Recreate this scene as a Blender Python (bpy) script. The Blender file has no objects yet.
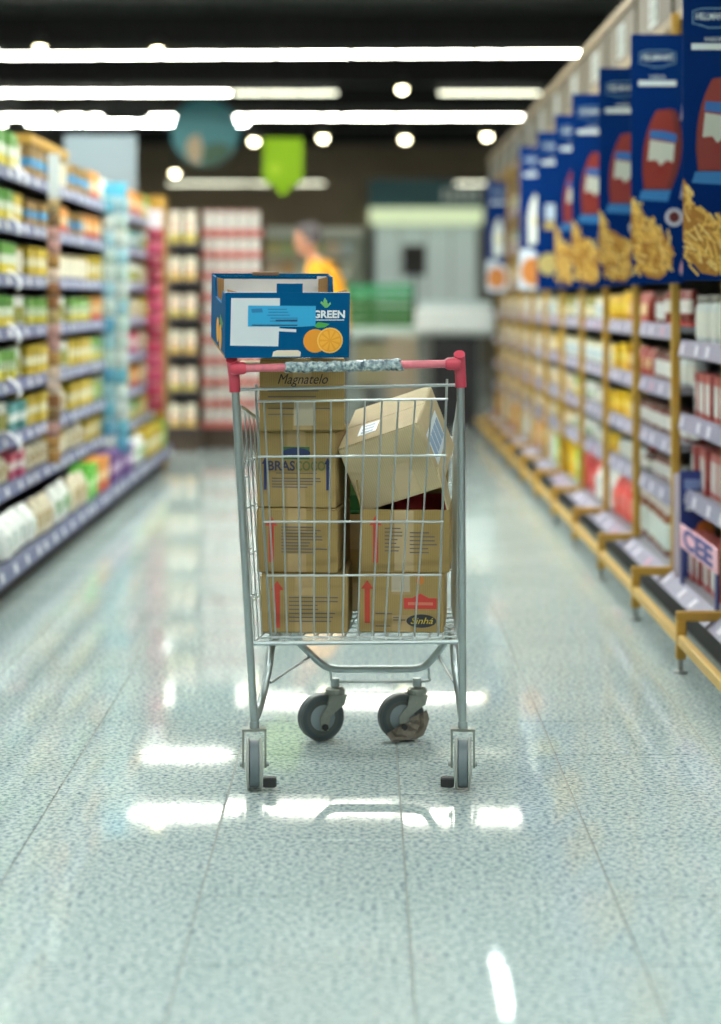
import bpy, bmesh, math, random
from mathutils import Vector, Matrix
R = math.radians
PI = math.pi
rnd = random.Random(7)
scene = bpy.context.scene
C = bpy.context.collection

# ------------------------------------------------------------------ camera, world, exposure
FPX = 2000.0            # focal length in pixels of the 721x1024 frame
VPX, VPY = 365.0, 300.0 # vanishing point of the aisle
CAMZ = 1.15
cam = bpy.data.cameras.new('camera'); camo = bpy.data.objects.new('camera', cam); C.objects.link(camo)
camo.location = (0, 0, CAMZ); camo.rotation_euler = (R(90), 0, 0)
cam.sensor_fit = 'VERTICAL'; cam.sensor_height = 36.0; cam.sensor_width = 25.35
cam.lens = FPX / 1024 * 36.0
cam.shift_y = -(512 - VPY) / 1024.0
cam.shift_x = -(VPX - 360.5) / 1024.0
cam.clip_start = 0.05; cam.clip_end = 200
cam.dof.use_dof = True; cam.dof.focus_distance = 4.82; cam.dof.aperture_fstop = 1.65
scene.camera = camo
w = bpy.data.worlds.new('world'); scene.world = w; w.use_nodes = True
w.node_tree.nodes['Background'].inputs[0].default_value = (0.8, 0.9, 1, 1)
w.node_tree.nodes['Background'].inputs[1].default_value = 0.05
vs = scene.view_settings
vs.view_transform = 'Standard'; vs.look = 'None'; vs.gamma = 1.0; vs.use_curve_mapping = False
vs.exposure = 0.85
TUBE = 30.0             # radiance of the ceiling tubes

# ------------------------------------------------------------------ materials
def lin(c):
    c = c / 255.0
    return c / 12.92 if c <= 0.04045 else ((c + 0.055) / 1.055) ** 2.4
def col(rgb): return (lin(rgb[0]), lin(rgb[1]), lin(rgb[2]), 1.0)
_m = {}
def mat(rgb, rough=0.5, metal=0.0, emit=0.0, var=0.0, scale=30.0, bump=0.0, alpha=1.0, spec=0.5):
    key = (tuple(rgb), rough, metal, emit, var, scale, bump, alpha, spec)
    if key in _m: return _m[key]
    m = bpy.data.materials.new('paint_%d_%d_%d' % tuple(rgb)); m.use_nodes = True
    nt = m.node_tree; b = nt.nodes['Principled BSDF']
    b.inputs['Base Color'].default_value = col(rgb)
    b.inputs['Roughness'].default_value = rough; b.inputs['Metallic'].default_value = metal
    b.inputs['Specular IOR Level'].default_value = spec
    if emit:
        b.inputs['Emission Color'].default_value = col(rgb); b.inputs['Emission Strength'].default_value = emit
    if alpha < 1: b.inputs['Alpha'].default_value = alpha
    if var or bump:
        tc = nt.nodes.new('ShaderNodeTexCoord'); n = nt.nodes.new('ShaderNodeTexNoise')
        n.inputs['Scale'].default_value = scale; n.inputs['Detail'].default_value = 5
        nt.links.new(tc.outputs['Object'], n.inputs['Vector'])
        if var:
            mx = nt.nodes.new('ShaderNodeMix'); mx.data_type = 'RGBA'
            mx.inputs[6].default_value = col([max(0, c * (1 - var)) for c in rgb])
            mx.inputs[7].default_value = col([min(255, c * (1 + var)) for c in rgb])
            nt.links.new(n.outputs['Fac'], mx.inputs[0]); nt.links.new(mx.outputs[2], b.inputs['Base Color'])
        if bump:
            bp = nt.nodes.new('ShaderNodeBump'); bp.inputs['Strength'].default_value = bump; bp.inputs['Distance'].default_value = 0.004
            nt.links.new(n.outputs['Fac'], bp.inputs['Height']); nt.links.new(bp.outputs[0], b.inputs['Normal'])
    _m[key] = m
    return m

def granite(name, grout=False):
    m = bpy.data.materials.new(name); m.use_nodes = True
    nt = m.node_tree; b = nt.nodes['Principled BSDF']; L = nt.links.new
    g = nt.nodes.new('ShaderNodeNewGeometry')
    def noise(s, d=3):
        n = nt.nodes.new('ShaderNodeTexNoise'); n.inputs['Scale'].default_value = s; n.inputs['Detail'].default_value = d
        L(g.outputs['Position'], n.inputs['Vector']); return n
    def ramp(src, stops):
        r = nt.nodes.new('ShaderNodeValToRGB'); e = r.color_ramp.elements
        e[0].position, e[0].color = stops[0]; e[1].position, e[1].color = stops[-1]
        for p, c in stops[1:-1]:
            k = e.new(p); k.color = c
        L(src, r.inputs[0]); return r
    n1 = noise(88, 5); n2 = noise(230, 2); n3 = noise(3, 2)
    r1 = ramp(n1.outputs['Fac'], [(0.30, col((104, 124, 136))), (0.43, col((162, 178, 180))), (0.53, col((198, 210, 206))), (0.72, col((216, 226, 221)))])
    r2 = ramp(n2.outputs['Fac'], [(0.34, (0.55, 0.6, 0.64, 1)), (0.48, (1, 1, 1, 1))])
    r3 = ramp(n3.outputs['Fac'], [(0.3, (0.9, 0.93, 0.93, 1)), (0.7, (1, 1, 1, 1))])
    m1 = nt.nodes.new('ShaderNodeMix'); m1.data_type = 'RGBA'; m1.blend_type = 'MULTIPLY'; m1.inputs[0].default_value = 0.6
    L(r1.outputs[0], m1.inputs[6]); L(r2.outputs[0], m1.inputs[7])
    m2 = nt.nodes.new('ShaderNodeMix'); m2.data_type = 'RGBA'; m2.blend_type = 'MULTIPLY'; m2.inputs[0].default_value = 1.0
    L(m1.outputs[2], m2.inputs[6]); L(r3.outputs[0], m2.inputs[7])
    out = m2.outputs[2]
    if grout:
        br = nt.nodes.new('ShaderNodeTexBrick'); br.offset = 0; br.inputs['Scale'].default_value = 1
        br.inputs['Brick Width'].default_value = 0.4; br.inputs['Row Height'].default_value = 0.4; br.inputs['Mortar Size'].default_value = 0.002
        mp = nt.nodes.new('ShaderNodeMapping'); mp.inputs['Location'].default_value = (-0.081, -5.06, 0)
        L(g.outputs['Position'], mp.inputs['Vector']); L(mp.outputs[0], br.inputs['Vector'])
        m3 = nt.nodes.new('ShaderNodeMix'); m3.data_type = 'RGBA'
        L(br.outputs['Fac'], m3.inputs[0]); L(out, m3.inputs[6]); m3.inputs[7].default_value = col((120, 130, 125)); out = m3.outputs[2]
    L(out, b.inputs['Base Color'])
    b.inputs['Roughness'].default_value = 0.04
    b.inputs['Specular IOR Level'].default_value = 0.27
    return m

def cardboard(rgb):
    m = bpy.data.materials.new('cardboard'); m.use_nodes = True
    nt = m.node_tree; b = nt.nodes['Principled BSDF']; L = nt.links.new
    tc = nt.nodes.new('ShaderNodeTexCoord')
    wv = nt.nodes.new('ShaderNodeTexWave'); wv.inputs['Scale'].default_value = 60; wv.inputs['Distortion'].default_value = 1.0
    n = nt.nodes.new('ShaderNodeTexNoise'); n.inputs['Scale'].default_value = 14; n.inputs['Detail'].default_value = 4
    L(tc.outputs['Object'], wv.inputs['Vector']); L(tc.outputs['Object'], n.inputs['Vector'])
    mx = nt.nodes.new('ShaderNodeMix'); mx.data_type = 'RGBA'
    mx.inputs[6].default_value = col([c * 0.92 for c in rgb]); mx.inputs[7].default_value = col([min(255, c * 1.06) for c in rgb])
    L(n.outputs['Fac'], mx.inputs[0])
    m2 = nt.nodes.new('ShaderNodeMix'); m2.data_type = 'RGBA'; m2.blend_type = 'MULTIPLY'; m2.inputs[0].default_value = 0.12
    L(mx.outputs[2], m2.inputs[6]); L(wv.outputs['Color'], m2.inputs[7]); L(m2.outputs[2], b.inputs['Base Color'])
    b.inputs['Roughness'].default_value = 0.75; b.inputs['Specular IOR Level'].default_value = 0.25
    return m

# ------------------------------------------------------------------ mesh builder
class MB:
    def __init__(s): s.v = []; s.f = []; s.mi = []
    def add(s, vs, fs, mi=0):
        o = len(s.v); s.v += [tuple(v) for v in vs]
        for f in fs: s.f.append(tuple(i + o for i in f)); s.mi.append(mi)
        return s
    def box(s, x0, x1, y0, y1, z0, z1, mi=0):
        return s.add([(x0,y0,z0),(x1,y0,z0),(x1,y1,z0),(x0,y1,z0),(x0,y0,z1),(x1,y0,z1),(x1,y1,z1),(x0,y1,z1)],
                     [(0,3,2,1),(4,5,6,7),(0,1,5,4),(1,2,6,5),(2,3,7,6),(3,0,4,7)], mi)
    def cbox(s, x0, x1, y0, y1, z0, z1, c=0.003, mi=0):   # box with chamfered vertical and horizontal edges
        prof = []
        for (z, k) in ((z0, c), (z0 + c, 0), (z1 - c, 0), (z1, c)):
            a0, a1, b0, b1 = x0 + k, x1 - k, y0 + k, y1 - k
            prof.append([(a0 + c, b0, z), (a1 - c, b0, z), (a1, b0 + c, z), (a1, b1 - c, z), (a1 - c, b1, z), (a0 + c, b1, z), (a0, b1 - c, z), (a0, b0 + c, z)])
        return s.loft(prof, mi)
    def loft(s, rings, mi=0, cap=True):
        n = len(rings[0]); vs = [p for r in rings for p in r]; fs = []
        for i in range(len(rings) - 1):
            for j in range(n):
                a = i * n + j; b2 = i * n + (j + 1) % n
                fs.append((a, b2, b2 + n, a + n))
        if cap:
            fs.append(tuple(range(n - 1, -1, -1))); fs.append(tuple((len(rings) - 1) * n + j for j in range(n)))
        return s.add(vs, fs, mi)
    def lathe(s, prof, n=14, mi=0, c=(0, 0, 0), ey=1.0, axis='z'):
        rings = []
        for r, z in prof:
            ring = []
            for j in range(n):
                a = 2 * PI * j / n; x, y = r * math.cos(a), r * math.sin(a) * ey
                p = (x, y, z) if axis == 'z' else ((z, x, y) if axis == 'x' else (y, z, x))
                ring.append((p[0] + c[0], p[1] + c[1], p[2] + c[2]))
            rings.append(ring)
        return s.loft(rings, mi)
    def tube(s, pts, r, n=8, mi=0, closed=False, rr=None):
        pts = [Vector(p) for p in pts]; m = len(pts); rings = []
        up = None
        for i in range(m):
            if closed: t = pts[(i + 1) % m] - pts[i - 1]
            else: t = pts[min(i + 1, m - 1)] - pts[max(i - 1, 0)]
            t.normalize()
            if up is None:
                up = Vector((0, 0, 1)) if abs(t.z) < 0.9 else Vector((1, 0, 0))
            a = t.cross(up).normalized(); up = a.cross(t).normalized()
            q = rr[i] if rr else r
            rings.append([tuple(pts[i] + a * q * math.cos(2 * PI * j / n) + up * q * math.sin(2 * PI * j / n)) for j in range(n)])
        if closed: rings.append(rings[0]); return s.loft(rings, mi, False)
        return s.loft(rings, mi)
    def poly(s, pts, mi=0): return s.add(pts, [tuple(range(len(pts)))], mi)
    def prism(s, pts, off, mi=0):   # flat outline pushed along off
        n = len(pts); o = Vector(off)
        vs = [tuple(p) for p in pts] + [tuple(Vector(p) + o) for p in pts]
        fs = [tuple(range(n)), tuple(range(2 * n - 1, n - 1, -1))] + [(j, j + n, (j + 1) % n + n, (j + 1) % n) for j in range(n)]
        return s.add(vs, fs, mi)
    def mesh(s, name, mats, smooth=False):
        me = bpy.data.meshes.new(name); me.from_pydata(s.v, [], s.f)
        for m in (mats if isinstance(mats, (list, tuple)) else [mats]): me.materials.append(m)
        me.polygons.foreach_set('material_index', s.mi)
        bm = bmesh.new(); bm.from_mesh(me); bmesh.ops.recalc_face_normals(bm, faces=bm.faces); bm.to_mesh(me); bm.free()
        if smooth:
            me.shade_smooth(); me.set_sharp_from_angle(angle=R(40))
        me.update(); return me
    def build(s, name, mats, parent=None, smooth=False):
        return link(name, s.mesh(name, mats, smooth), parent)
def link(name, data, parent=None):
    o = bpy.data.objects.new(name, data); C.objects.link(o)
    if parent: o.parent = parent
    return o
def tag(o, label, cat, group=None, kind=None):
    o['label'] = label; o['category'] = cat
    if group: o['group'] = group
    if kind: o['kind'] = kind
    return o
def thing(name, label, cat, loc=(0, 0, 0), rz=0, group=None):
    o = link(name, None); o.location = loc; o.rotation_euler = (0, 0, rz); o.empty_display_size = 0.05
    return tag(o, label, cat, group)
def struct(o): o['kind'] = 'structure'; return o
def copy_tree(o, parent=None):
    c = o.copy(); C.objects.link(c); c.parent = parent
    for ch in o.children: copy_tree(ch, c)
    return c
def sm(pts, k=6):   # Catmull-Rom through points
    P = [Vector(p) for p in pts]; P = [2 * P[0] - P[1]] + P + [2 * P[-1] - P[-2]]; out = []
    for i in range(1, len(P) - 2):
        for j in range(k):
            t = j / k; a, b, c, d = P[i-1], P[i], P[i+1], P[i+2]
            out.append(0.5 * ((2*b) + (c-a)*t + (2*a-5*b+4*c-d)*t*t + (3*b-a-3*c+d)*t**3))
    out.append(P[-2]); return out
_fc = {}
def text(name, s, size, m, parent, loc, rot=(PI/2, 0, 0), shear=0.0, bold=0.0, fit=None, align='CENTER'):
    cu = bpy.data.curves.new('lettering', 'FONT'); cu.body = s; cu.size = size; cu.align_x = align; cu.align_y = 'CENTER'
    cu.shear = shear; cu.offset = bold; cu.resolution_u = 3
    t = bpy.data.objects.new('lettering', cu); C.objects.link(t)
    me = bpy.data.meshes.new_from_object(t)
    bpy.data.objects.remove(t)
    me.materials.clear(); me.materials.append(m)
    if fit:
        xs = [v.co.x for v in me.vertices]; k = fit / (max(xs) - min(xs))
        for v in me.vertices: v.co.x *= k
    o = link(name, me, parent); o.location = loc; o.rotation_euler = rot
    return o
def at(px, py, Y): return Vector(((px - VPX) * Y / FPX, Y, CAMZ - (py - VPY) * Y / FPX))

# ------------------------------------------------------------------ the room
XL, XR, YB, YF, ZC = -8.0, 7.0, -4.0, 34.5, 3.95
floor = struct(MB().box(XL, XR, YB, YF, -0.12, -0.012).build('floor', granite('granite_far', True)))
grout_m = mat((142, 148, 142), 0.6)
tile_me = MB().cbox(-0.1983, 0.1983, -0.1985, 0.1985, -0.0115, 0.0, 0.0008).mesh('tile', granite('granite_tile'))
for i in range(7):
    for j in range(42):
        t = link('tile', tile_me, floor)
        t.location = (-1.519 + 0.4 * i + 0.2, 2.66 + 0.4 * j + 0.2, 0)
        t.rotation_euler = (rnd.uniform(-1, 1) * 0.0018, rnd.uniform(-1, 1) * 0.0012, 0)
b = MB().box(-1.52, 1.285, 2.66, 19.46, -0.012, -0.003)
o = b.build('grout', grout_m, floor)
ceil = struct(MB().box(XL, XR, YB, YF, ZC, ZC + 0.1).build('ceiling', mat((22, 24, 20), 0.8, var=0.2, scale=2)))
black = mat((9, 10, 9), 0.7)
for i, y in enumerate((6, 10, 14, 16.2, 19.7, 22.8, 25.5, 28.5, 31.5)):
    o = MB().box(XL, XR, y, y + 0.22, ZC - 0.34, ZC).build('beam', black, ceil)
for x, r in ((-4.6, 0.22), (3.1, 0.2)):
    MB().tube([(x, YB + 0.1, ZC - 0.3), (x, YF - 0.1, ZC - 0.3)], r, 12).build('duct', black, ceil, True)
wallm = mat((112, 103, 86), 0.8, var=0.06, scale=3)
struct(MB().box(XL, XR, YF, YF + 0.15, 0, ZC).build('wall_back', wallm))
struct(MB().box(XL - 0.15, XL, YB, YF, 0, ZC).build('wall_left', wallm))
struct(MB().box(XR, XR + 0.15, YB, YF, 0, ZC).build('wall_right', wallm))
struct(MB().box(XL, XR, YB - 0.15, YB, 0, ZC).build('wall_rear', mat((150, 150, 145), 0.8)))

# ------------------------------------------------------------------ ceiling lights
tube_m = mat((255, 252, 236), 0.4, emit=TUBE * .7)
tube_n = mat((246, 255, 250), 0.4, emit=TUBE * .74)
tube_f = mat((250, 255, 248), 0.4, emit=TUBE * 1.18)
tube_w = mat((255, 246, 226), 0.4, emit=TUBE * .45)
tube_d = mat((238, 238, 210), 0.4, emit=TUBE * 0.1)
hous_m = mat((38, 40, 38), 0.5)
NTH = ['first','second','third','fourth','fifth','sixth','seventh','eighth','ninth','tenth','eleventh','twelfth','thirteenth','fourteenth','fifteenth','sixteenth','seventeenth','eighteenth','nineteenth','twentieth']
def lamp_row(Y, Z, segs, label, group, dim=(), slope=0.0, along=False, wd=0.10, near=False, X=None, wash=False, bright=False):
    for i, (x0, x1) in enumerate(segs):
        cx = (x0 + x1) / 2; ln = x1 - x0
        t = thing('linear_light', (NTH[i] + ' from left, ' if len(segs) > 1 else '') + label, 'ceiling light', (cx if X is None else X, Y + slope * cx, Z), R(90) if along else math.atan(slope), group)
        h = MB().box(-ln/2, ln/2, -wd/2 - 0.012, wd/2 + 0.012, 0.03, 0.085)
        for sg in (-1, 1): h.box(-ln/2, ln/2, min(sg * (wd/2 + .003), sg * (wd/2 + .012)), max(sg * (wd/2 + .003), sg * (wd/2 + .012)), 0.0, 0.03)
        h.build('housing', hous_m, t)
        MB().cbox(-ln/2 + 0.012, ln/2 - 0.012, -wd/2, wd/2, -0.012, 0.028, 0.004).build('diffuser', tube_w if wash else tube_f if bright else tube_d if i in dim else (tube_n if near else tube_m), t)
        for sx in (-0.35, 0.35):
            MB().tube([(sx * ln, 0, 0.08), (sx * ln, 0, ZC - Z)], 0.004, 5).build('hanger', black, t)
def px_segs(Y, pairs): return [((a - VPX) * Y / FPX, (b2 - VPX) * Y / FPX) for a, b2 in pairs]
lamp_row(17.3, 3.28, px_segs(17.3, [(-260,-170),(-168,-82),(-80,-2),(0,96),(98,158),(160,221),(223,275),(277,350),(352,395),(397,474),(476,500),(502,584)]),
         'white linear light in nearest long row across dark ceiling', 'tubes of the nearest ceiling row', slope=-0.035)
lamp_row(18.8, 3.10, px_segs(18.8, [(-200,-110),(-108,-20),(-18,10),(12,86),(88,117),(119,230),(232,338)]),
         'white linear light in the left half of the second ceiling row', 'tubes of the second ceiling row', dim=(6,))
lamp_row(18.8, 3.10, px_segs(18.8, [(438, 541)]), 'single pale linear light on the right, between two brighter ceiling rows', 'tubes of the second ceiling row', dim=(0,))
lamp_row(21.5, 3.12, px_segs(21.5, [(-160,-72),(-70,0),(2,54),(62,84),(90,102),(149,181),(230,245),(248,320),(323,340),(343,394),(396,450),(452,523)]),
         'white linear light in the third row, level with the teal disc', 'tubes of the third ceiling row')
lamp_row(32.0, 3.02, px_segs(32.0, [(168,247),(249,270),(290,325),(455,496)]),
         'pale linear light close to the far wall behind the lime tag', 'tubes by the far wall', dim=(0,1,2,3), wd=0.16)
lamp_row(12.95, 3.28, [(-.55, .55)], 'linear light running lengthwise above the aisle, mirrored in the floor', 'lengthwise aisle light', along=True, X=.88, near=True, wd=.06)
for ri, Y in enumerate((-2.5, 0.4, 3.3, 6.2, 8.4, 9.9, 11.3)):  # unseen rows; the brighter ones are added to lift the mid-aisle floor
    lamp_row(Y, 3.28, [(-6.0 + 1.5 * i, -4.55 + 1.5 * i) for i in range(8)],
             'white linear light, %s unseen overhead row counted from behind the camera' % NTH[ri], 'tubes over the near aisle', wd=0.11, near=True, bright=ri > 3)
lamp_row(12.8, 3.72, [(-6.0 + 1.5 * i, -4.55 + 1.5 * i) for i in range(8)],
         'added unseen linear light high above the middle of the aisle', 'added tubes high over the middle of the aisle', bright=True, wd=.14)  # out-of-view row added to brighten the aisle beyond the trolley
lamp_row(31.95, 3.80, [(-6.4 + 1.5 * i, -4.95 + 1.5 * i) for i in range(8)],
         'added unseen wall-washing light behind the last ceiling beam', 'added tubes behind the last beam', wash=True)  # hidden tubes added to brighten the dim far wall
lamp_row(14.6, 3.28, [(-7.2, -5.75), (-5.7, -4.25), (-4.2, -2.8), (2.7, 4.1), (4.15, 5.6)],
         'added unseen light over the neighbouring aisles, before the nearest long row', 'added tubes over the neighbouring aisles', bright=True)  # extra lights kept out of view to fill the dim middle distance
lamp_row(26.5, 3.5, [(-6.0 + 1.5 * i, -4.55 + 1.5 * i) for i in range(3)] + [(3.2, 4.65), (4.7, 6.15)],
         'added white linear light above the far side aisles', 'added tubes over the far side aisles', bright=True)  # extra tubes added to brighten the far background
spot_m = mat((255, 246, 205), 0.4, emit=11)
for px, py, Y, n in ((254,140,20,'just left of the lime tag'),(323,137,20,'just right of the lime tag'),(405,138,20,'centred above the trolley handle'),
                     (487,135,20,'nearest the end of the header board'),(402,88,19.5,'between the second-row tubes'),(40,47,17,'on the nearest row at far left'),
                     (175,172,24,'under the teal disc'),(157,49,17,'on the nearest row above the white board')):
    p = at(px, py, Y)
    t = thing('spot_lamp', 'small round spot lamp hanging ' + n, 'lamp', p, 0, 'round ceiling spots')
    MB().lathe([(0.055, -0.005), (0.06, 0.0), (0.055, 0.07), (0.02, 0.10)], 14).build('shade', hous_m, t, True)
    MB().lathe([(0.048, -0.0075), (0.048, -0.0035)], 14).build('lens', spot_m, t)
    MB().lathe([(0.02, 0.0), (0.034, -0.012), (0.036, -0.03), (0.02, -0.045)], 12).build('bulb', spot_m, t, True)
    MB().tube([(0, 0, 0.09), (0, 0, ZC - p.z)], 0.006, 5).build('rod', black, t)

# ------------------------------------------------------------------ products
ORD = ['bottom', 'second', 'third', 'fourth', 'fifth', 'sixth', 'seventh', 'eighth', 'ninth', 'tenth']
_proto = {}
NAME = {}
def product_meshes(kind, cs, w, d, h, detail):
    """list of (name, mesh); the first is the body, the rest are parts. Front is -Y, base centre at the origin"""
    key = (kind, tuple(cs), round(w, 3), round(d, 3), round(h, 3), detail)
    if key in _proto: return _proto[key]
    M = [mat(c, 0.38) for c in cs]; out = []
    x, y = w / 2, d / 2
    if kind in ('carton', 'tallcarton'):
        l0, l1 = (.12, .80) if kind == 'tallcarton' else (.40, .60)
        m = MB(); e = min(0.003, w * .05)
        zs = [0, h * 0.33, h * 0.62, h]
        idx = (2, 1, 0) if len(M) > 2 else (0, 1, 0)
        for i in range(3):
            ring = lambda z, k=0: [(-x + e, -y + k, z), (x - e, -y + k, z), (x - k, -y + e, z), (x - k, y - e, z), (x - e, y - k, z), (-x + e, y - k, z), (-x + k, y - e, z), (-x + k, -y + e, z)]
            m.loft([ring(zs[i]), ring(zs[i + 1])], idx[i])
        if not detail:
            m.box(-x * .55, x * .45, -y - 0.0012, -y, h * .42, h * .58, min(3, len(M) - 1))
        out.append(('carton', m.mesh('carton', M)))
        if detail:
            q = MB().box(-x * .6, x * .5, -y - 0.0015, -y, h * l0, h * l1)
            out.append(('front_label', q.mesh('front_label', M[min(3, len(M) - 1)])))
            q = MB().box(-x, x, -y * .3, y * .3, h, h + 0.0015)
            out.append(('top_flap', q.mesh('top_flap', M[0])))
    elif kind in ('jar', 'can', 'bottle', 'squeeze'):
        r = w / 2; ey = d / w
        if kind == 'can': prof = [(r * .94, 0), (r, h * .03), (r, h * .97), (r * .94, h)]
        elif kind == 'jar': prof = [(r * .9, 0), (r, h * .05), (r, h * .72), (r * .82, h * .82), (r * .8, h * .86)]
        elif kind == 'bottle': prof = [(r * .92, 0), (r, h * .03), (r, h * .55), (r * .75, h * .68), (r * .38, h * .82), (r * .36, h * .9)]
        else: prof = [(r * .62, h * .1), (r * .95, h * .17), (r, h * .45), (r * .93, h * .75), (r * .6, h * .97), (r * .3, h)]
        m = MB().lathe(prof, 14, 0, ey=ey)
        lab = MB(); z0, z1 = {'can': (.08, .92), 'jar': (.13, .66), 'bottle': (.1, .5), 'squeeze': (.35, .72)}[kind]
        if kind == 'can': lab.lathe([(r * 1.012, h * z0), (r * 1.015, h * z1)], 14, 0, ey=ey)
        else:      # a label wrapped round the front of the jar
            arc = [R(-90 - 72 + 144 * j / 8) for j in range(9)]
            bot = [(r * 1.015 * math.cos(a), r * 1.015 * ey * math.sin(a)) for a in arc]; inn = [(r * .96 * math.cos(a), r * .96 * ey * math.sin(a)) for a in arc]
            lab.loft([[(p[0], p[1], h * zz) for p in bot + inn[::-1]] for zz in (z0, z1)])
        lid = MB()
        if kind == 'can': lid.lathe([(r * .97, h * .965), (r * .97, h * 1.0), (r * .9, h * 1.004)], 14, ey=ey)
        elif kind == 'jar': lid.lathe([(r * .86, h * .84), (r * .88, h * .98), (r * .82, h)], 14, ey=ey)
        elif kind == 'bottle': lid.lathe([(r * .42, h * .88), (r * .42, h)], 10, ey=ey)
        else: lid.lathe([(r * .7, 0), (r * .68, h * .115)], 12, ey=ey)
        if detail:
            out.append((kind, m.mesh(kind, M[0], True))); out.append(('label', lab.mesh('label', M[1], True))); out.append(('lid', lid.mesh('lid', M[2], True)))
        else:
            for k2, q in ((1, lab), (2, lid)): m.add(q.v, q.f, k2)
            out.append((kind, m.mesh(kind, M, True)))
    elif kind == 'bag':
        m = MB(); n = 12; rings = []
        for z, kw, kd in ((0, .9, .7), (h * .06, 1, .95), (h * .4, 1, 1), (h * .75, .97, .75), (h * .92, .95, .2), (h, .98, .06)):
            rings.append([(x * kw * math.copysign(abs(math.cos(a)) ** .5, math.cos(a)), y * kd * math.copysign(abs(math.sin(a)) ** .5, math.sin(a)), z) for a in [2 * PI * j / n + PI / n for j in range(n)]])
        m.loft(rings, 0)
        q = MB().box(-x * .62, x * .62, -y * 1.01, -y * .80, h * .25, h * .6)
        if detail:
            out.append(('bag', m.mesh('bag', M[0], True))); out.append(('front_label', q.mesh('front_label', M[1])))
        else:
            m.add(q.v, q.f, 1); out.append(('bag', m.mesh('bag', M, True)))
    _proto[key] = out
    return out
def place(kind, cs, w, d, h, loc, rz, label, cat, group, detail, nm=None):
    nm = nm or {'squeeze': 'squeeze_bottle'}.get(kind, kind)
    ms = product_meshes(kind, cs, w, d, h, detail)
    root = None
    for n, me in ms:
        o = link(nm if root is None else n, me, root)
        if root is None:
            root = o; o.location = loc; o.rotation_euler = (0, 0, rz); tag(o, label, cat, group)
    return root

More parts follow.
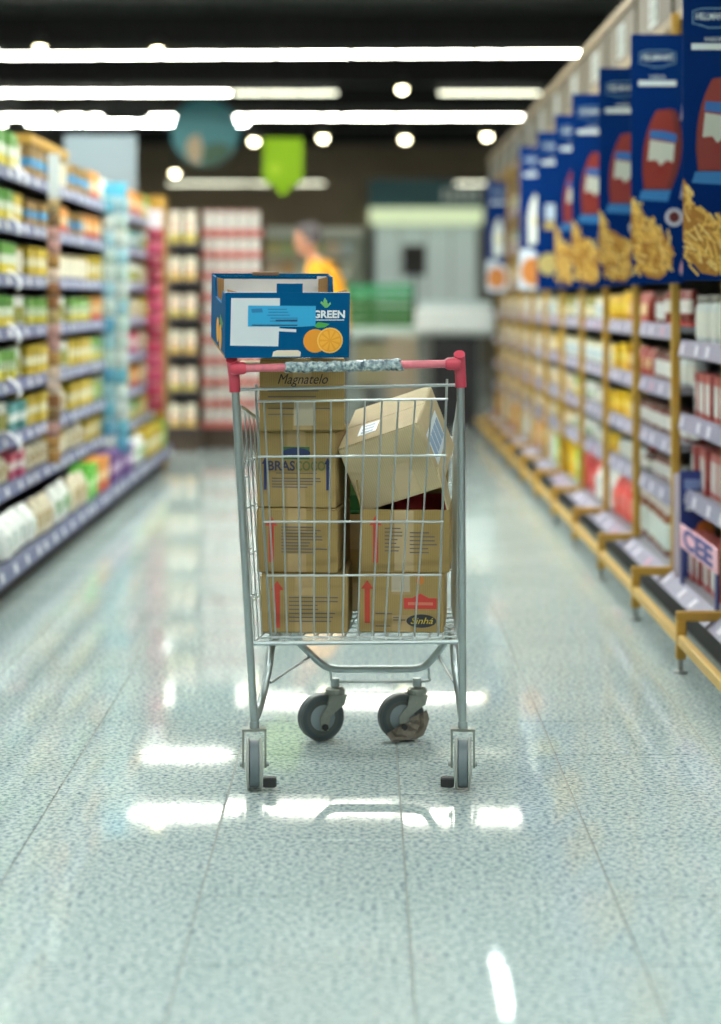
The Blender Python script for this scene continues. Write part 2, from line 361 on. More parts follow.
# look-up of product kinds: text, kind, colours, width, depth, height share, category
P = {
 'greenyellow': ('green, white and yellow carton', 'carton', ((92,150,62),(210,220,190),(214,196,50),(226,232,220)), .115, .10, .86, 'carton'),
 'greenpale': ('pale green carton with yellow foot', 'carton', ((120,172,84),(216,226,200),(206,196,60),(90,130,70)), .10, .09, .80, 'carton'),
 'yellowbox': ('yellow carton with white label', 'carton', ((196,170,52),(222,214,170),(206,180,50),(240,236,216)), .12, .09, .84, 'carton'),
 'brownblue': ('brown carton with bright blue label', 'carton', ((150,118,62),(60,140,190),(160,124,66),(90,170,214)), .14, .10, .78, 'carton'),
 'cream': ('cream-coloured packet', 'bag', ((214,206,180),(176,150,96),(214,206,180)), .11, .08, .84, 'packet'),
 'whitebag': ('white bag with green label', 'bag', ((224,228,222),(110,160,100),(224,228,222)), .13, .09, .86, 'bag'),
 'whitejar': ('white jar with olive label', 'jar', ((214,218,206),(150,150,80),(226,226,216)), .085, .085, .84, 'jar'),
 'goldcan': ('golden can with white band', 'can', ((186,152,58),(226,220,196),(200,190,170)), .08, .08, .74, 'can'),
 'greencan': ('green can with pale band', 'can', ((70,120,66),(170,196,130),(196,200,196)), .08, .08, .76, 'can'),
 'pinkbox': ('pink and white carton', 'carton', ((206,86,110),(232,220,220),(190,70,110),(240,230,230)), .12, .10, .82, 'carton'),
 'purplebox': ('purple carton with pale stripe', 'carton', ((110,74,140),(170,140,186),(104,66,136),(236,230,236)), .12, .10, .84, 'carton'),
 'orangebox': ('orange carton with red foot', 'carton', ((222,150,70),(232,196,130),(206,92,60),(240,226,200)), .12, .10, .84, 'carton'),
 'limebox': ('bright lime green carton', 'carton', ((104,196,60),(140,214,90),(90,180,60),(236,240,220)), .12, .10, .84, 'carton'),
 'rolls': ('white wrapped roll pack', 'bag', ((232,236,232),(206,216,210),(232,236,232)), .16, .12, .80, 'pack'),
 'tealbox': ('teal and white carton', 'carton', ((90,160,160),(214,226,220),(70,140,140),(240,240,236)), .10, .09, .78, 'carton'),
 'ketchup': ('red ketchup squeeze bottle with white label', 'squeeze', ((136,40,30),(214,212,206),(196,60,50)), .075, .05, .92, 'bottle'),
 'redjar': ('dark red sauce jar with pale label', 'jar', ((112,38,30),(206,206,202),(110,74,58)), .08, .08, .88, 'jar'),
 'redcarton': ('red and white sauce carton', 'tallcarton', ((170,84,80),(176,92,86),(160,66,62),(206,210,208)), .062, .06, .92, 'carton'),
 'orangered': ('red pouch with cream label', 'bag', ((176,66,52),(232,208,160),(176,66,52)), .085, .06, .90, 'pouch'),
 'mustard': ('yellow mustard squeeze bottle', 'squeeze', ((232,184,26),(240,206,70),(206,160,30)), .08, .055, .94, 'bottle'),
 'yellowpack': ('bright yellow carton', 'carton', ((238,196,30),(240,206,60),(232,184,24),(240,220,120)), .11, .09, .90, 'carton'),
 'mayo': ('white mayonnaise jar with pale blue label', 'jar', ((232,232,216),(196,212,214),(214,206,160)), .085, .085, .88, 'jar'),
 'oliveoil': ('olive green bottle with cream label', 'bottle', ((132,130,50),(226,220,180),(186,160,60)), .075, .075, .92, 'bottle'),
 'beigejar': ('beige jar with cream label', 'jar', ((206,182,130),(232,224,196),(196,160,80)), .085, .085, .84, 'jar'),
 'palepouch': ('cream pouch with tan label', 'bag', ((226,214,184),(196,166,110),(226,214,184)), .10, .07, .86, 'pouch'),
 'glassjar': ('clear pale jar with cream label', 'jar', ((190,198,196),(206,206,196),(120,116,106)), .075, .075, .86, 'jar'),
 'darkbottle': ('dark brown bottle with white label', 'bottle', ((66,36,26),(214,214,206),(186,60,50)), .07, .07, .92, 'bottle'),
 'redbag': ('bright red bag', 'bag', ((214,70,66),(226,120,110),(214,70,66)), .15, .11, .92, 'bag'),
 'whitepack': ('large white bag', 'bag', ((226,230,226),(200,210,208),(226,230,226)), .16, .11, .9, 'bag'),
 'capjar': ('brown jar with large pale label', 'jar', ((132,80,60),(196,206,200),(216,208,202)), .10, .09, .92, 'jar'),
}
NAMES = {'redcarton': 'sauce_carton', 'yellowpack': 'mustard_carton', 'redjar': 'sauce_jar', 'capjar': 'sauce_jar', 'mayo': 'mayonnaise_jar', 'glassjar': 'pickle_jar', 'whitejar': 'food_jar', 'beigejar': 'food_jar',
         'orangewhite': 'drink_carton', 'yellowwhite': 'drink_carton', 'ketchup': 'ketchup_bottle', 'mustard': 'mustard_bottle', 'oliveoil': 'oil_bottle', 'darkbottle': 'sauce_bottle'}
def fill(run_list, y0, y1, xf, z, hgt, rz, side, where, detail, stuff=None):
    """a shelf level between y0 and y1; xf = front face x; side = +1 faces +X; ordinals count from the near end"""
    y = y0; tot = sum(r[1] for r in run_list)
    for kname, share in run_list:
        text_, kind, cs, w, d, hs, cat = P[kname]
        ye = y + (y1 - y0) * share / tot
        ph = hgt * hs
        n = max(1, int((ye - y) / (w + (0.006 if side > 0 else 0.016))))
        gap = (ye - y) / n
        for k in range(n):
            off = rnd.uniform(0, 0.02)
            loc = (xf - side * (d / 2 + 0.012 + off), y + gap * (k + .5), z); rr = rz + rnd.uniform(-.05, .05)
            if stuff is not None:
                for nme, me in product_meshes(kind, cs, w, d, ph, False):
                    mt = Matrix.Translation(loc) @ Matrix.Rotation(rr, 4, 'Z'); base = len(stuff[1])
                    for m_ in me.materials: stuff[1].append(m_)
                    o_ = len(stuff[0].v); stuff[0].v += [tuple(mt @ v.co) for v in me.vertices]
                    for p_ in me.polygons: stuff[0].f.append(tuple(i + o_ for i in p_.vertices)); stuff[0].mi.append(base + p_.material_index)
                continue
            lab = (NTH[k] + ' ' if n > 1 else '') + text_ + ', ' + where
            place(kind, cs, w, d, ph, loc, rr, lab, cat, text_ + 's, ' + where, detail, NAMES.get(kname, {'carton': 'grocery_carton', 'bag': 'packet', 'can': 'can', 'jar': 'jar'}.get(kind, kind)))
        y = ye

# ------------------------------------------------------------------ left gondola
railm = mat((98, 106, 142), 0.4); shelfm = mat((70, 74, 84), 0.5); kickm = mat((14, 14, 15), 0.6); backm = mat((34, 32, 30), 0.7)
tagm = mat((226, 228, 230), 0.5); mustard = mat((170, 128, 44), 0.45, var=0.08, scale=20)
LZ = [0.165, 0.40, 0.60, 0.82, 1.04, 1.255, 1.475, 1.69]
LY = [6.2, 7.45, 8.7, 9.95, 11.2, 12.45, 13.7]
LXB, LXU, LXK = -1.33, -1.45, -2.0
LBAY = ['near bay left of the brown clip strip', 'bay behind the brown clip strip', 'bay between brown and blue strips', 'bay before the blue clip strip',
        'bay behind the blue clip strip', 'far bay by the magenta strip']
LBAY = ['left bay nearest the camera', 'left bay before brown strip', 'left bay past brown strip', 'left bay before blue strip',
        'left bay past blue strip', 'left bay by magenta strip']
for bi in range(6):
    y0, y1 = LY[bi], LY[bi + 1]
    t = thing('gondola_bay', 'grey shelf unit with eight levels, ' + LBAY[bi], 'shelf unit', (LXK, (y0 + y1) / 2, 0), 0, 'left gondola bays')
    hl = (y1 - y0) / 2 - 0.003; ox = -LXK
    MB().box(LXK + ox - 0.03, LXK + ox, -hl, hl, 0.0, 1.80).build('back_panel', backm, t)
    MB().box(LXK + ox, LXB - 0.07 + ox, -hl, hl, 0.0, 0.11).build('kick_plate', kickm, t)
    for s in (-1, 1):
        MB().box(ox + LXK, ox + LXK + 0.05, s * (hl - .02) - 0.02, s * (hl - .02) + 0.02, 0.11, 1.80).build('upright', shelfm, t)
    for li, z in enumerate(LZ):
        xf = (LXB if li == 0 else LXU) + ox
        sh = MB().box(0.001, xf - 0.006, -hl, hl, z - 0.025, z).build('shelf', shelfm, t)
        q = 0.062 if li == 0 else 0.05
        MB().prism([(xf - 0.006, -hl, z + 0.004), (xf, -hl, z + 0.004), (xf + 0.012, -hl, z - q), (xf - 0.006, -hl, z - q)], (0, 2 * hl, 0)).build('price_rail', railm, sh)
        for k in range(5):
            ty = -hl + (k + .5) * 2 * hl / 5 + rnd.uniform(-.06, .06)
            o = MB().box(-0.001, 0.001, -0.028, 0.028, -0.017, 0.017).build('price_tag', tagm, sh)
            o.location = (xf + 0.008, ty, z - q / 2); o.rotation_euler = (0, R(-13), 0)
        if bi in (0, 1) and li >= 2:
            for ty in ((-.03, 0.14) if bi == 1 and li == 7 else (-.03,) if bi == 1 else ()):
                pts = [(xf + 0.013 + 0.05 * math.sin(a), 0, z + 0.02 - 0.085 * a / 2.2) for a in [2.2 * k / 6 for k in range(7)]]
                m = MB().loft([[(p[0], ty - 0.03, p[2]), (p[0] + 0.0015, ty - 0.03, p[2]), (p[0] + 0.0015, ty + 0.03, p[2]), (p[0], ty + 0.03, p[2])] for p in pts])
                m.build('shelf_talker', tagm, sh)
lsel = [
 # near bay .. far bay ; each: list of levels of runs
 [[('whitebag',1),('rolls',1)],[('cream',1),('greenpale',1)],[('whitejar',1),('greenpale',1)],[('greenpale',1)],[('greenyellow',1)],[('greenyellow',1)],[('greenpale',1)],[('greenyellow',1)]],
 [[('rolls',2),('cream',1)],[('cream',1),('pinkbox',.4)],[('whitejar',1),('tealbox',.5)],[('greenpale',2.4),('whitejar',.6)],[('greenyellow',2.4),('whitejar',.7)],[('greenyellow',2.4),('goldcan',.6)],[('greenyellow',2.4),('yellowbox',.7)],[('greenyellow',2.4),('goldcan',.4)]],
 [[('whitebag',1),('cream',1),('limebox',.3)],[('cream',1),('beigejar',1)],[('yellowbox',1),('cream',.6)],[('yellowbox',1),('whitejar',.5)],[('greenpale',1),('whitejar',.8)],[('yellowbox',1),('goldcan',.6)],[('brownblue',1),('orangebox',.5)],[('brownblue',1),('goldcan',.4)]],
 [[('limebox',.3),('orangebox',.8),('purplebox',.8)],[('cream',1),('yellowbox',1)],[('yellowbox',1.2),('greencan',.5)],[('yellowbox',1),('greenpale',.5)],[('greenpale',1),('orangebox',.5)],[('goldcan',1),('yellowbox',.7)],[('brownblue',.8),('orangebox',1)],[('brownblue',1),('orangebox',.8)]],
 [[('purplebox',.5),('whitebag',1)],[('yellowbox',1),('cream',1)],[('whitejar',1),('yellowbox',.6)],[('cream',1),('goldcan',1)],[('whitejar',1),('greenpale',1)],[('goldcan',1),('cream',.6)],[('tealbox',1),('yellowbox',.6)],[('whitebag',1),('tealbox',.5)]],
 [[('yellowbox',1.2),('limebox',.3)],[('greenpale',1),('yellowbox',1)],[('orangebox',1),('cream',1)],[('pinkbox',1),('cream',1)],[('cream',1),('yellowbox',1)],[('whitejar',1),('cream',1)],[('tealbox',1),('whitejar',1)],[('orangebox',1),('greenyellow',.5)]],
]
st0 = (MB(), [])
for bi in range(6):
    for li, z in enumerate(LZ):
        gap = (LZ[li + 1] - z - 0.05) * .9 if li < 7 else 0.18
        if li == 0: gap = 0.19
        fill(lsel[bi][li], LY[bi] + 0.05, LY[bi + 1] - 0.05, LXB if li == 0 else LXU, z, gap, R(90), 1, ORD[li] + ' shelf, ' + LBAY[bi], bi <= 1, st0 if bi == 0 else None)
o = st0[0].build('shelf_stock', st0[1]); tag(o, 'packed cartons and bags filling the left bay nearest the camera', 'stock', kind='stuff')
# end upright and header board
t = thing('gondola_end', 'mustard brown end post of the left gondola beside the magenta strip', 'post', (-1.62, 13.74, 0))
MB().cbox(0.10, 0.255, -0.03, 0.03, 0, 1.86, .004).build('post', mustard, t)
MB().box(-0.38, 0.10, -0.025, 0.025, 0.0, 1.80).build('end_panel', mat((120, 84, 44), 0.6), t)
t = thing('header_board', 'blank white board standing on top of the left gondola', 'sign board', (-1.76, 13.3, 1.802))
MB().cbox(-0.24, 0.24, -0.012, 0.012, 0.03, 0.44, 0.004).build('board', mat((122, 136, 142), 0.7), t)
for s in (-1, 1): MB().box(s * .18 - .02, s * .18 + .02, -.03, .03, -0.11, 0.035).build('foot', shelfm, t)
t = thing('display_tray', 'golden brown open tray on the top shelf above the brown clip strip', 'tray', (-1.56, 9.28, 1.833))
gm_ = mat((176, 136, 50), .6)
MB().box(-.10, .10, -.55, .55, 0, .006).build('base', gm_, t)
for s in (-1, 1): MB().box(s * .10 - .004, s * .10 + .004, -.55, .55, 0, .045).build('side', gm_, t)
for s in (-1, 1): MB().box(-.096, .096, s * .546 - .004, s * .546 + .004, 0.006, .045).build('end', gm_, t)

# clip strips hanging in front of the shelves
def clip_strip(label, X, Y, z0, z1, wd, cols, ncol, rows, cardcol, cardz):
    t = thing('clip_strip', label, 'clip strip', (X, Y, 0), 0)
    MB().box(-wd * .12, wd * .12, 0.012, 0.016, z0, cardz).build('strip', mat((210, 214, 210), .5), t)
    MB().box(-wd * .42, wd * .42, -0.004, 0.008, z1 + 0.004, cardz).build('header_card', mat(cardcol, .5), t)
    MB().tube([(0, 0.014, cardz - .02), (-0.03, 0.014, cardz - .01), (LXU - X + 0.012, 0.014, cardz - .01)], .003, 6).build('hook', mat((150, 152, 155), .3, 1), t)
    hh = (z1 - z0) / rows
    for r in range(rows):
        for c in range(ncol):
            cc = cols[(r * ncol + c * 2 + rnd.randint(0, 1)) % len(cols)]
            ww = wd / ncol
            m = MB(); x = ww * .47; rings = []
            for z, k in ((.03, .1), (.14, .5), (.5, 1), (.86, .5), (.97, .1)):
                zz = hh * z; dd = 0.018 * k
                rings.append([(-x, -dd * .3, zz), (-x * .6, -dd, zz), (x * .6, -dd, zz), (x, -dd * .3, zz), (x * .6, dd * .5, zz), (-x * .6, dd * .5, zz)])
            m.loft(rings)
            o = m.build('packet', mat(cc, .3), t, True); o.location = (-wd / 2 + ww * (c + .5), rnd.uniform(-.004, 0), z0 + r * hh); o.rotation_euler = (0, rnd.uniform(-.06, .06), 0)
clip_strip('narrow hanging strip of small brown and pink packets on left shelf', -1.385, 8.9, 0.42, 1.60, 0.06, [(150,112,66),(176,132,74),(196,150,140),(132,104,70),(186,160,110),(150,100,60),(214,190,170)], 1, 19, (214,222,220), 1.80)
clip_strip('wide hanging strip of light blue and white packets on left shelf', -1.385, 11.1, 0.30, 1.72, 0.15, [(140,182,192),(190,200,196),(84,150,178),(180,196,190),(166,190,184),(100,166,184)], 2, 15, (80,180,216), 1.80)
clip_strip('hanging strip of shiny magenta packets at the end of left gondola', -1.375, 13.1, 0.42, 1.62, 0.115, [(150,36,66),(166,44,76),(138,30,58),(176,60,92)], 1, 13, (206,200,206), 1.74)

# ------------------------------------------------------------------ right shelving
RX = 1.13; RK = 1.66
BY = [6.14 + 1.03 * k for k in range(-1, 12)]       # upright positions; index 1 is the first one
lil = mat((134, 132, 156), 0.4); gold = mat((178, 138, 52), 0.42, var=0.06, scale=15)
ordn = ['zeroth', 'first', 'second', 'third', 'fourth', 'fifth', 'sixth', 'seventh', 'eighth', 'ninth', 'tenth', 'eleventh', 'twelfth']
def rbay(k):
    if k == 0: return 'right bay at the frame edge'
    return 'right bay past %s upright' % ordn[k]
RZ = [0.175, 0.44, 0.63, 0.835, 1.055, 1.29, 1.56, 1.84]
RZ0 = [0.175, 0.48, 0.74, 1.0, 1.29, 1.56, 1.84]
rsel = {
 0: [[('redcarton',1)],[('redcarton',1)],[('redcarton',1)],[('glassjar',1)],[('redcarton',1)],[('mayo',1)],[('yellowpack',1)]],
 1: [[('redcarton',1)],[('redcarton',1)],[('redcarton',1)],[('glassjar',1)],[('redcarton',1)],[('mayo',1)],[('yellowpack',1)]],
 2: [[('capjar',1)],[('glassjar',.6),('redjar',1)],[('redjar',1)],[('glassjar',.7),('redjar',1)],[('ketchup',1),('redjar',.5)],[('ketchup',1)],[('mayo',1)],[('yellowpack',1)]],
 3: [[('capjar',.4),('redbag',1)],[('darkbottle',.3),('glassjar',1)],[('redjar',.6),('yellowpack',.4)],[('orangered',1),('yellowpack',.4)],[('orangered',1),('mustard',.5)],[('ketchup',1)],[('mayo',1)],[('yellowpack',1)]],
 4: [[('whitepack',1),('redbag',.5)],[('yellowpack',.4),('glassjar',1)],[('yellowpack',.5),('glassjar',1)],[('yellowpack',.5),('mayo',1)],[('mustard',.5),('mayo',1)],[('ketchup',1)],[('mayo',1)],[('yellowpack',1)]],
 5: [[('redbag',.6),('limebox',.4),('yellowpack',.6)],[('whitebag',1)],[('whitebag',.6),('greenyellow',.5)],[('mayo',1)],[('oliveoil',.7),('mayo',.6)],[('ketchup',1)],[('mayo',1)],[('yellowpack',1)]],
 6: [[('yellowpack',.8),('limebox',.3),('whitepack',.5)],[('beigejar',1),('yellowbox',.4)],[('palepouch',1)],[('mayo',.6),('mustard',.4)],[('oliveoil',1)],[('mayo',1)],[('ketchup',1)],[('yellowpack',1)]],
}
for k in range(7, 12):
    rsel[k] = [[('palepouch',1),('orangebox',.4) if k % 2 else ('whitepack',.6)],[('beigejar',1),('palepouch',.5)],[('palepouch',1),('mayo',.7)],[('beigejar',.7),('mayo',1)],[('mayo',.7),('palepouch',.8)],
               [('beigejar',1)],[('tealbox',1),('cream',.6)],[('whitebag',1),('goldcan',.5)]]
st1 = (MB(), [])
for k in range(0, 12):
    y0, y1 = BY[k], BY[k + 1]; zl = RZ0 if k <= 1 else RZ
    hl = (y1 - y0) / 2
    t = thing('shelf_bay', 'shelf unit with lilac price rails, ' + rbay(k), 'shelf unit', (RK, (y0 + y1) / 2, 0), 0, 'right shelf bays')
    ox = -RK
    MB().box(0, 0.03, -hl, hl - .001, 0, 2.17).build('back_panel', backm, t)
    MB().box(1.12 + ox, 0, -hl, hl - .001, 0.0, 0.09).build('kick_plate', kickm, t)
    if k > 0:
        o = MB().cbox(1.10 + ox, 1.13 + ox, -hl, -hl + 0.032, 0.176, 2.18, .003).build('upright', gold, t)
        MB().cbox(0.957 + ox, 1.10 + ox, -hl, -hl + 0.032, 0.162, 0.192, .003).build('foot_arm', gold, t)
        gp = MB().cbox(0.957 + ox, 0.987 + ox, -hl + .001, -hl + 0.031, 0.045, 0.163, .003).build('guard_post', gold, t)
        MB().lathe([(0.022, 0), (0.022, .006), (.008, .01), (.008, .05)], 12, c=(0.972 + ox, -hl + .023, 0.0005)).build('levelling_foot', mat((150, 152, 150), .35, 1), gp)
    MB().cbox(0.960 + ox, 0.984 + ox, -hl + 0.0312, hl - 0.0002, 0.088, 0.122, .003).build('guard_bar', mat((196, 160, 84), .45), t)
    for li, z in enumerate(zl):
        fr = (1.10 if li == 0 else RX + 0.006) + ox
        dk = MB().box(fr, -0.001, -hl + .004, hl - .004, z - 0.025, z).build('deck' if li == 0 else 'shelf', mat((120, 120, 128), .5), t)
        if li == 0:
            MB().prism([(fr, -hl + .034, z + .004), (fr - 0.004, -hl + .034, z + .004), (fr - 0.052, -hl + .034, z - .036), (fr - 0.048, -hl + .034, z - .041), (fr, -hl + .034, z - .02)], (0, 2 * hl - .04, 0)).build('price_rail', lil, dk)
        else:
            MB().prism([(fr, -hl + .034, z + .008), (fr - 0.005, -hl + .034, z + .008), (fr - 0.016, -hl + .034, z - .05), (fr, -hl + .034, z - .05)], (0, 2 * hl - .04, 0)).build('price_rail', lil, dk)
        for j in range(4):
            o = MB().box(-.001, .001, -.03, .03, -.018, .018).build('price_tag', mat((206, 204, 214) if rnd.random() < .8 else (196, 150, 168), .5), dk)
            if li == 0: o.location = (fr - 0.030, -hl + (j + .5) * hl / 2 + rnd.uniform(-.05, .05), z - .0145); o.rotation_euler = (0, R(50), 0)
            else: o.location = (fr - 0.0135, -hl + (j + .5) * hl / 2 + rnd.uniform(-.05, .05), z - .022); o.rotation_euler = (0, R(10.5), 0)
    for li, z in enumerate(zl):
        nz = zl[li + 1] if li + 1 < len(zl) else 2.13
        gap = (nz - z - 0.075) * (.90 if k < 4 else .80)
        if li == 0: gap = .185 if k <= 1 else .205
        fill(rsel[k][li], y0 + 0.03, y1 - 0.03, 1.12 if li == 0 else RX + 0.02, z, gap, R(-90), -1, ORD[li] + ' level, ' + rbay(k), k <= 3, st1 if (k == 0 or (li >= len(zl) - 3 and k <= 6)) else None)
o = st1[0].build('shelf_stock', st1[1]); tag(o, 'packed jars and cartons on the right shelves behind the blue flags', 'stock', kind='stuff')
# blue standing sign and lettered tray in the nearest bay
t = thing('shelf_sign', 'upright blue and white card with an orange dot in the nearest right bay', 'sign', (1.16, 7.02, 0.176))
MB().cbox(-.055, .055, -.006, .006, 0, .375, .003).build('card', mat((40, 60, 130), .4), t)
MB().box(-.035, .03, -.0075, -.006, .235, .285).build('white_panel', mat((226, 230, 236), .5), t)
MB().box(-.04, .04, -.0075, -.006, .31, .345).build('pale_strip', mat((120, 140, 190), .5), t)
MB().box(-.075, -.0555, -.006, .006, 0, .365).build('pale_edge', mat((206, 196, 206), .5), t)
m = MB().lathe([(.032, -.012), (.032, -.006)], 18, axis='y', c=(.035, 0, .17)); m.build('orange_dot', mat((226, 130, 60), .5), t)
t = thing('display_tray', 'pink shelf tray front with large navy letters in the nearest bay', 'tray', (1.085, 6.55, 0.176))
MB().cbox(.0, .008, -.38, .34, 0.125, .205, .002).build('front_band', mat((222, 170, 186), .5), t)
for yy in (-.36, .32): MB().box(.0, .008, yy - .02, yy + .02, 0, .126).build('side_strip', mat((52, 62, 120), .5), t)
text('lettering', 'CEE', .085, mat((44, 52, 126), .5), t, (-.0012, -.02, .165), (PI / 2, 0, -PI / 2), bold=.004, fit=.58)

# header board with panels
t = thing('header_fascia', 'long beige header board running above the blue flags on the right', 'header board', (1.17, 12.0, 2.18))
taupe = mat((88, 79, 62), .6); beige = mat((132, 115, 86), .55, var=.05, scale=4)
MB().box(0.0, .5, -6.5, 6.9, 0, .03).build('underside', beige, t)
MB().box(0.02, .05, -6.5, 6.9, .03, .30).build('backing', beige, t)
MB().cbox(-.012, .03, -6.5, 6.9, 0.0, .045, .004).build('lower_frame', beige, t)
MB().cbox(-.012, .03, -6.5, 6.9, .265, .31, .004).build('upper_frame', beige, t)
for k in range(13):
    yy = -6.45 + 1.03 * k
    MB().box(-.008, .02, yy - .02, yy + .02, .045, .265).build('divider', mat((84, 78, 64), .6), t)
    p = MB().box(0.004, .02, yy + .022, yy + 1.008, .046, .264).build('panel', taupe, t)
    q = MB().box(0.001, .004, yy + .40, yy + .64, .085, .225).build('white_plate', mat((168, 178, 174), .5), p)
    for j in range(4):
        m = MB()
        bx = yy + .412 + j * .056
        m.box(-.0005, .001, bx, bx + .042, .19, .205); m.box(-.0005, .001, bx, bx + .042, .145, .16); m.box(-.0005, .001, bx, bx + .042, .10, .115)
        m.box(-.0005, .001, bx + (.035 if j % 2 else 0), bx + (.05 if j % 2 else .015), .10, .205)
        m.build('number_stroke', mat((120, 124, 118), .5), p)

# ------------------------------------------------------------------ blue flags
navy = mat((0, 42, 104), .6, spec=.06)
def flag(k, Y, design, label, X=.96):
    W, H = .187, .886
    t = thing('hanging_flag', label, 'flag sign', (X, Y, 1.21), 0, 'blue flags along the right shelves')
    m = MB(); rings = []
    for i in range(11):      # gently curved towards the shelf on its right side
        u = i / 10; yy = 0.0
        rings.append([(u * W, yy, 0.0), (u * W, yy + .004, 0), (u * W, yy + .004, H), (u * W, yy, H)])
    m.loft(rings); m.build('panel', navy, t, True)
    MB().box(W - .012, W + .012, .004, .05, H * .93, H * .96).build('bracket', mustard, t); MB().box(W - .012, W + .012, .004, .05, H * .05, H * .08).build('bracket', mustard, t)
    def pt(u, v, e=.001): return (u * W, -e, H * (1 - v))
    def shape(name, uv, rgb, e=.001):
        # triangulated strip so the print follows the curved panel
        MB().poly([pt(u, v, e) for u, v in uv]).build(name, mat(rgb, .4), t)
    def ell(cu, cv, ru, rv, n=20): return [(cu + ru * math.cos(2 * PI * i / n), cv + rv * math.sin(2 * PI * i / n)) for i in range(n)]
    white = (206, 222, 232)
    # logo plate with name
    out = [(.16, .075), (.30, .066), (.70, .066), (.84, .075), (.84, .118), (.70, .124), (.60, .132), (.40, .132), (.30, .124), (.16, .118)]
    MB().tube([pt(u, v, .002) for u, v in out], .0016, 5, closed=True).build('logo_outline', mat((120, 170, 206), .4), t)
    text('logo_name', "HELLMANN'S", .03, mat(white, .4), t, pt(.5, .094, .0015), fit=W * .58, bold=.0006)
    shape('tagline_bar', [(.14, .186), (.86, .186), (.86, .208), (.14, .208)], white)
    text('tagline', 'SABOR', .018, mat(white, .4), t, pt(.5, .172, .0015), fit=W * .30)
    if design == 'ketchup':
        bo = [(p.x, p.y) for p in sm([Vector((u, v, 0)) for u, v in ((.50, .305), (.84, .305), (.94, .37), (.97, .45), (.91, .54), (.76, .625))], 4)] + [(p.x, p.y) for p in sm([Vector((u, v, 0)) for u, v in ((.24, .625), (.21, .54), (.25, .44), (.36, .36), (.50, .305))], 4)][:-1]
        shape('bottle_print', bo, (104, 32, 26))
        shape('bottle_body', [(.52 + (u - .56) * .8, .465 + (v - .465) * .97) for u, v in bo], (136, 40, 30), .0013)
        shape('label_blue', [(.37, .385), (.60, .388), (.87, .402), (.86, .435), (.60, .424), (.35, .418)], (40, 106, 176), .0018)
        shape('label_white', [(.36, .424), (.83, .440), (.80, .515), (.68, .505), (.56, .528), (.48, .505), (.32, .508)], (196, 200, 186), .0018)
        shape('label_tomato', [(.48, .55), (.54, .53), (.66, .54), (.64, .56), (.54, .57)], (136, 34, 26), .0022)
        shape('cap_print', [(.20, .627), (.76, .627), (.70, .672), (.14, .665)], (40, 120, 180))
        shape('badge_ring', ell(.82, .735, .17, .036), (206, 214, 226)); shape('badge_tomato', ell(.82, .735, .11, .024), (96, 40, 40), .0018)
        fr = random.Random(k)
    if design in ('ketchup', 'fries'):
        fr = random.Random(k); m = MB(); base = [(0, .65), (.10, .68), (.17, .74), (.35, .755), (.62, .80), (.80, .86), (.78, .93), (.55, .985), (.30, .975), (.12, .93), (0, .86)]
        m.poly([pt(u, v, .0011) for u, v in base], 0)
        for i in range(90):
            u = fr.uniform(.04, .74); v = fr.uniform(.70 + u * .14, .965)
            if i < 10: u = fr.uniform(.02, .12); v = fr.uniform(.67, .74)
            a = fr.gauss(1.0, .55); ln = fr.uniform(.012, .026); wd = .0032
            c = Vector((u * W, 0, H * (1 - v))); dx = Vector((math.cos(a), 0, -math.sin(a))); nx = Vector((math.sin(a), 0, math.cos(a)))
            e = -.0013 - i * .000008
            q = [c + dx * ln + nx * wd, c - dx * ln + nx * wd, c - dx * ln - nx * wd, c + dx * ln - nx * wd]
            q = [(max(.0005, p.x), e - .001, min(max(p.z, .004), H * .345)) for p in q]
            m.add(q, [(0, 1, 2, 3)], fr.choice((1, 1, 2, 3)))
        m.build('fries_print', [mat((180, 126, 44), .5), mat((238, 196, 92), .5), mat((246, 216, 128), .5), mat((214, 162, 68), .5)], t)
    elif design == 'mayo':
        shape('bottle_print', [(.30, .62), (.28, .50), (.36, .40), (.52, .33), (.66, .36), (.74, .46), (.74, .66), (.30, .69)], (222, 228, 220))
        shape('label_yellow', ell(.58, .52, .10, .03), (226, 206, 90), .0018)
        shape('plate_print', [(0, .72), (.3, .71), (.7, .75), (.99, .80), (.99, .995), (0, .995)], (206, 220, 232))
        shape('food_print', ell(.45, .87, .40, .10), (206, 130, 60), .0018)
    elif design == 'square':
        shape('pack_print', [(.25, .46), (.75, .46), (.75, .56), (.25, .56)], (190, 206, 222)); shape('pack_yellow', [(.22, .57), (.70, .57), (.70, .62), (.22, .62)], (196, 170, 90))
        shape('food_print', ell(.35, .84, .33, .07), (196, 180, 110))
    return t
FL = [('ketchup', 'at the right frame edge, largest'), ('ketchup', 'second from the right edge'), ('ketchup', 'third from the right edge'),
      ('ketchup', 'fourth from the right edge'), ('ketchup', 'fifth from the right edge'), ('square', 'sixth from the right edge, with pale square'), ('mayo', 'seventh from the right, with white bottle')]
for k, (d, n) in enumerate(FL):
    flag(k, BY[k + 1] - .05 + (.05 if k == 6 else 0), d, 'blue flag %s, %s' % ('printed with ketchup bottle and fries' if d == 'ketchup' else 'with food print', n), (.968, .947, .9536, .950, .97, .967, .949)[k])
flag(9, BY[10] + .45, 'mayo', 'blue flag farthest away, alone at the end of the right shelves')

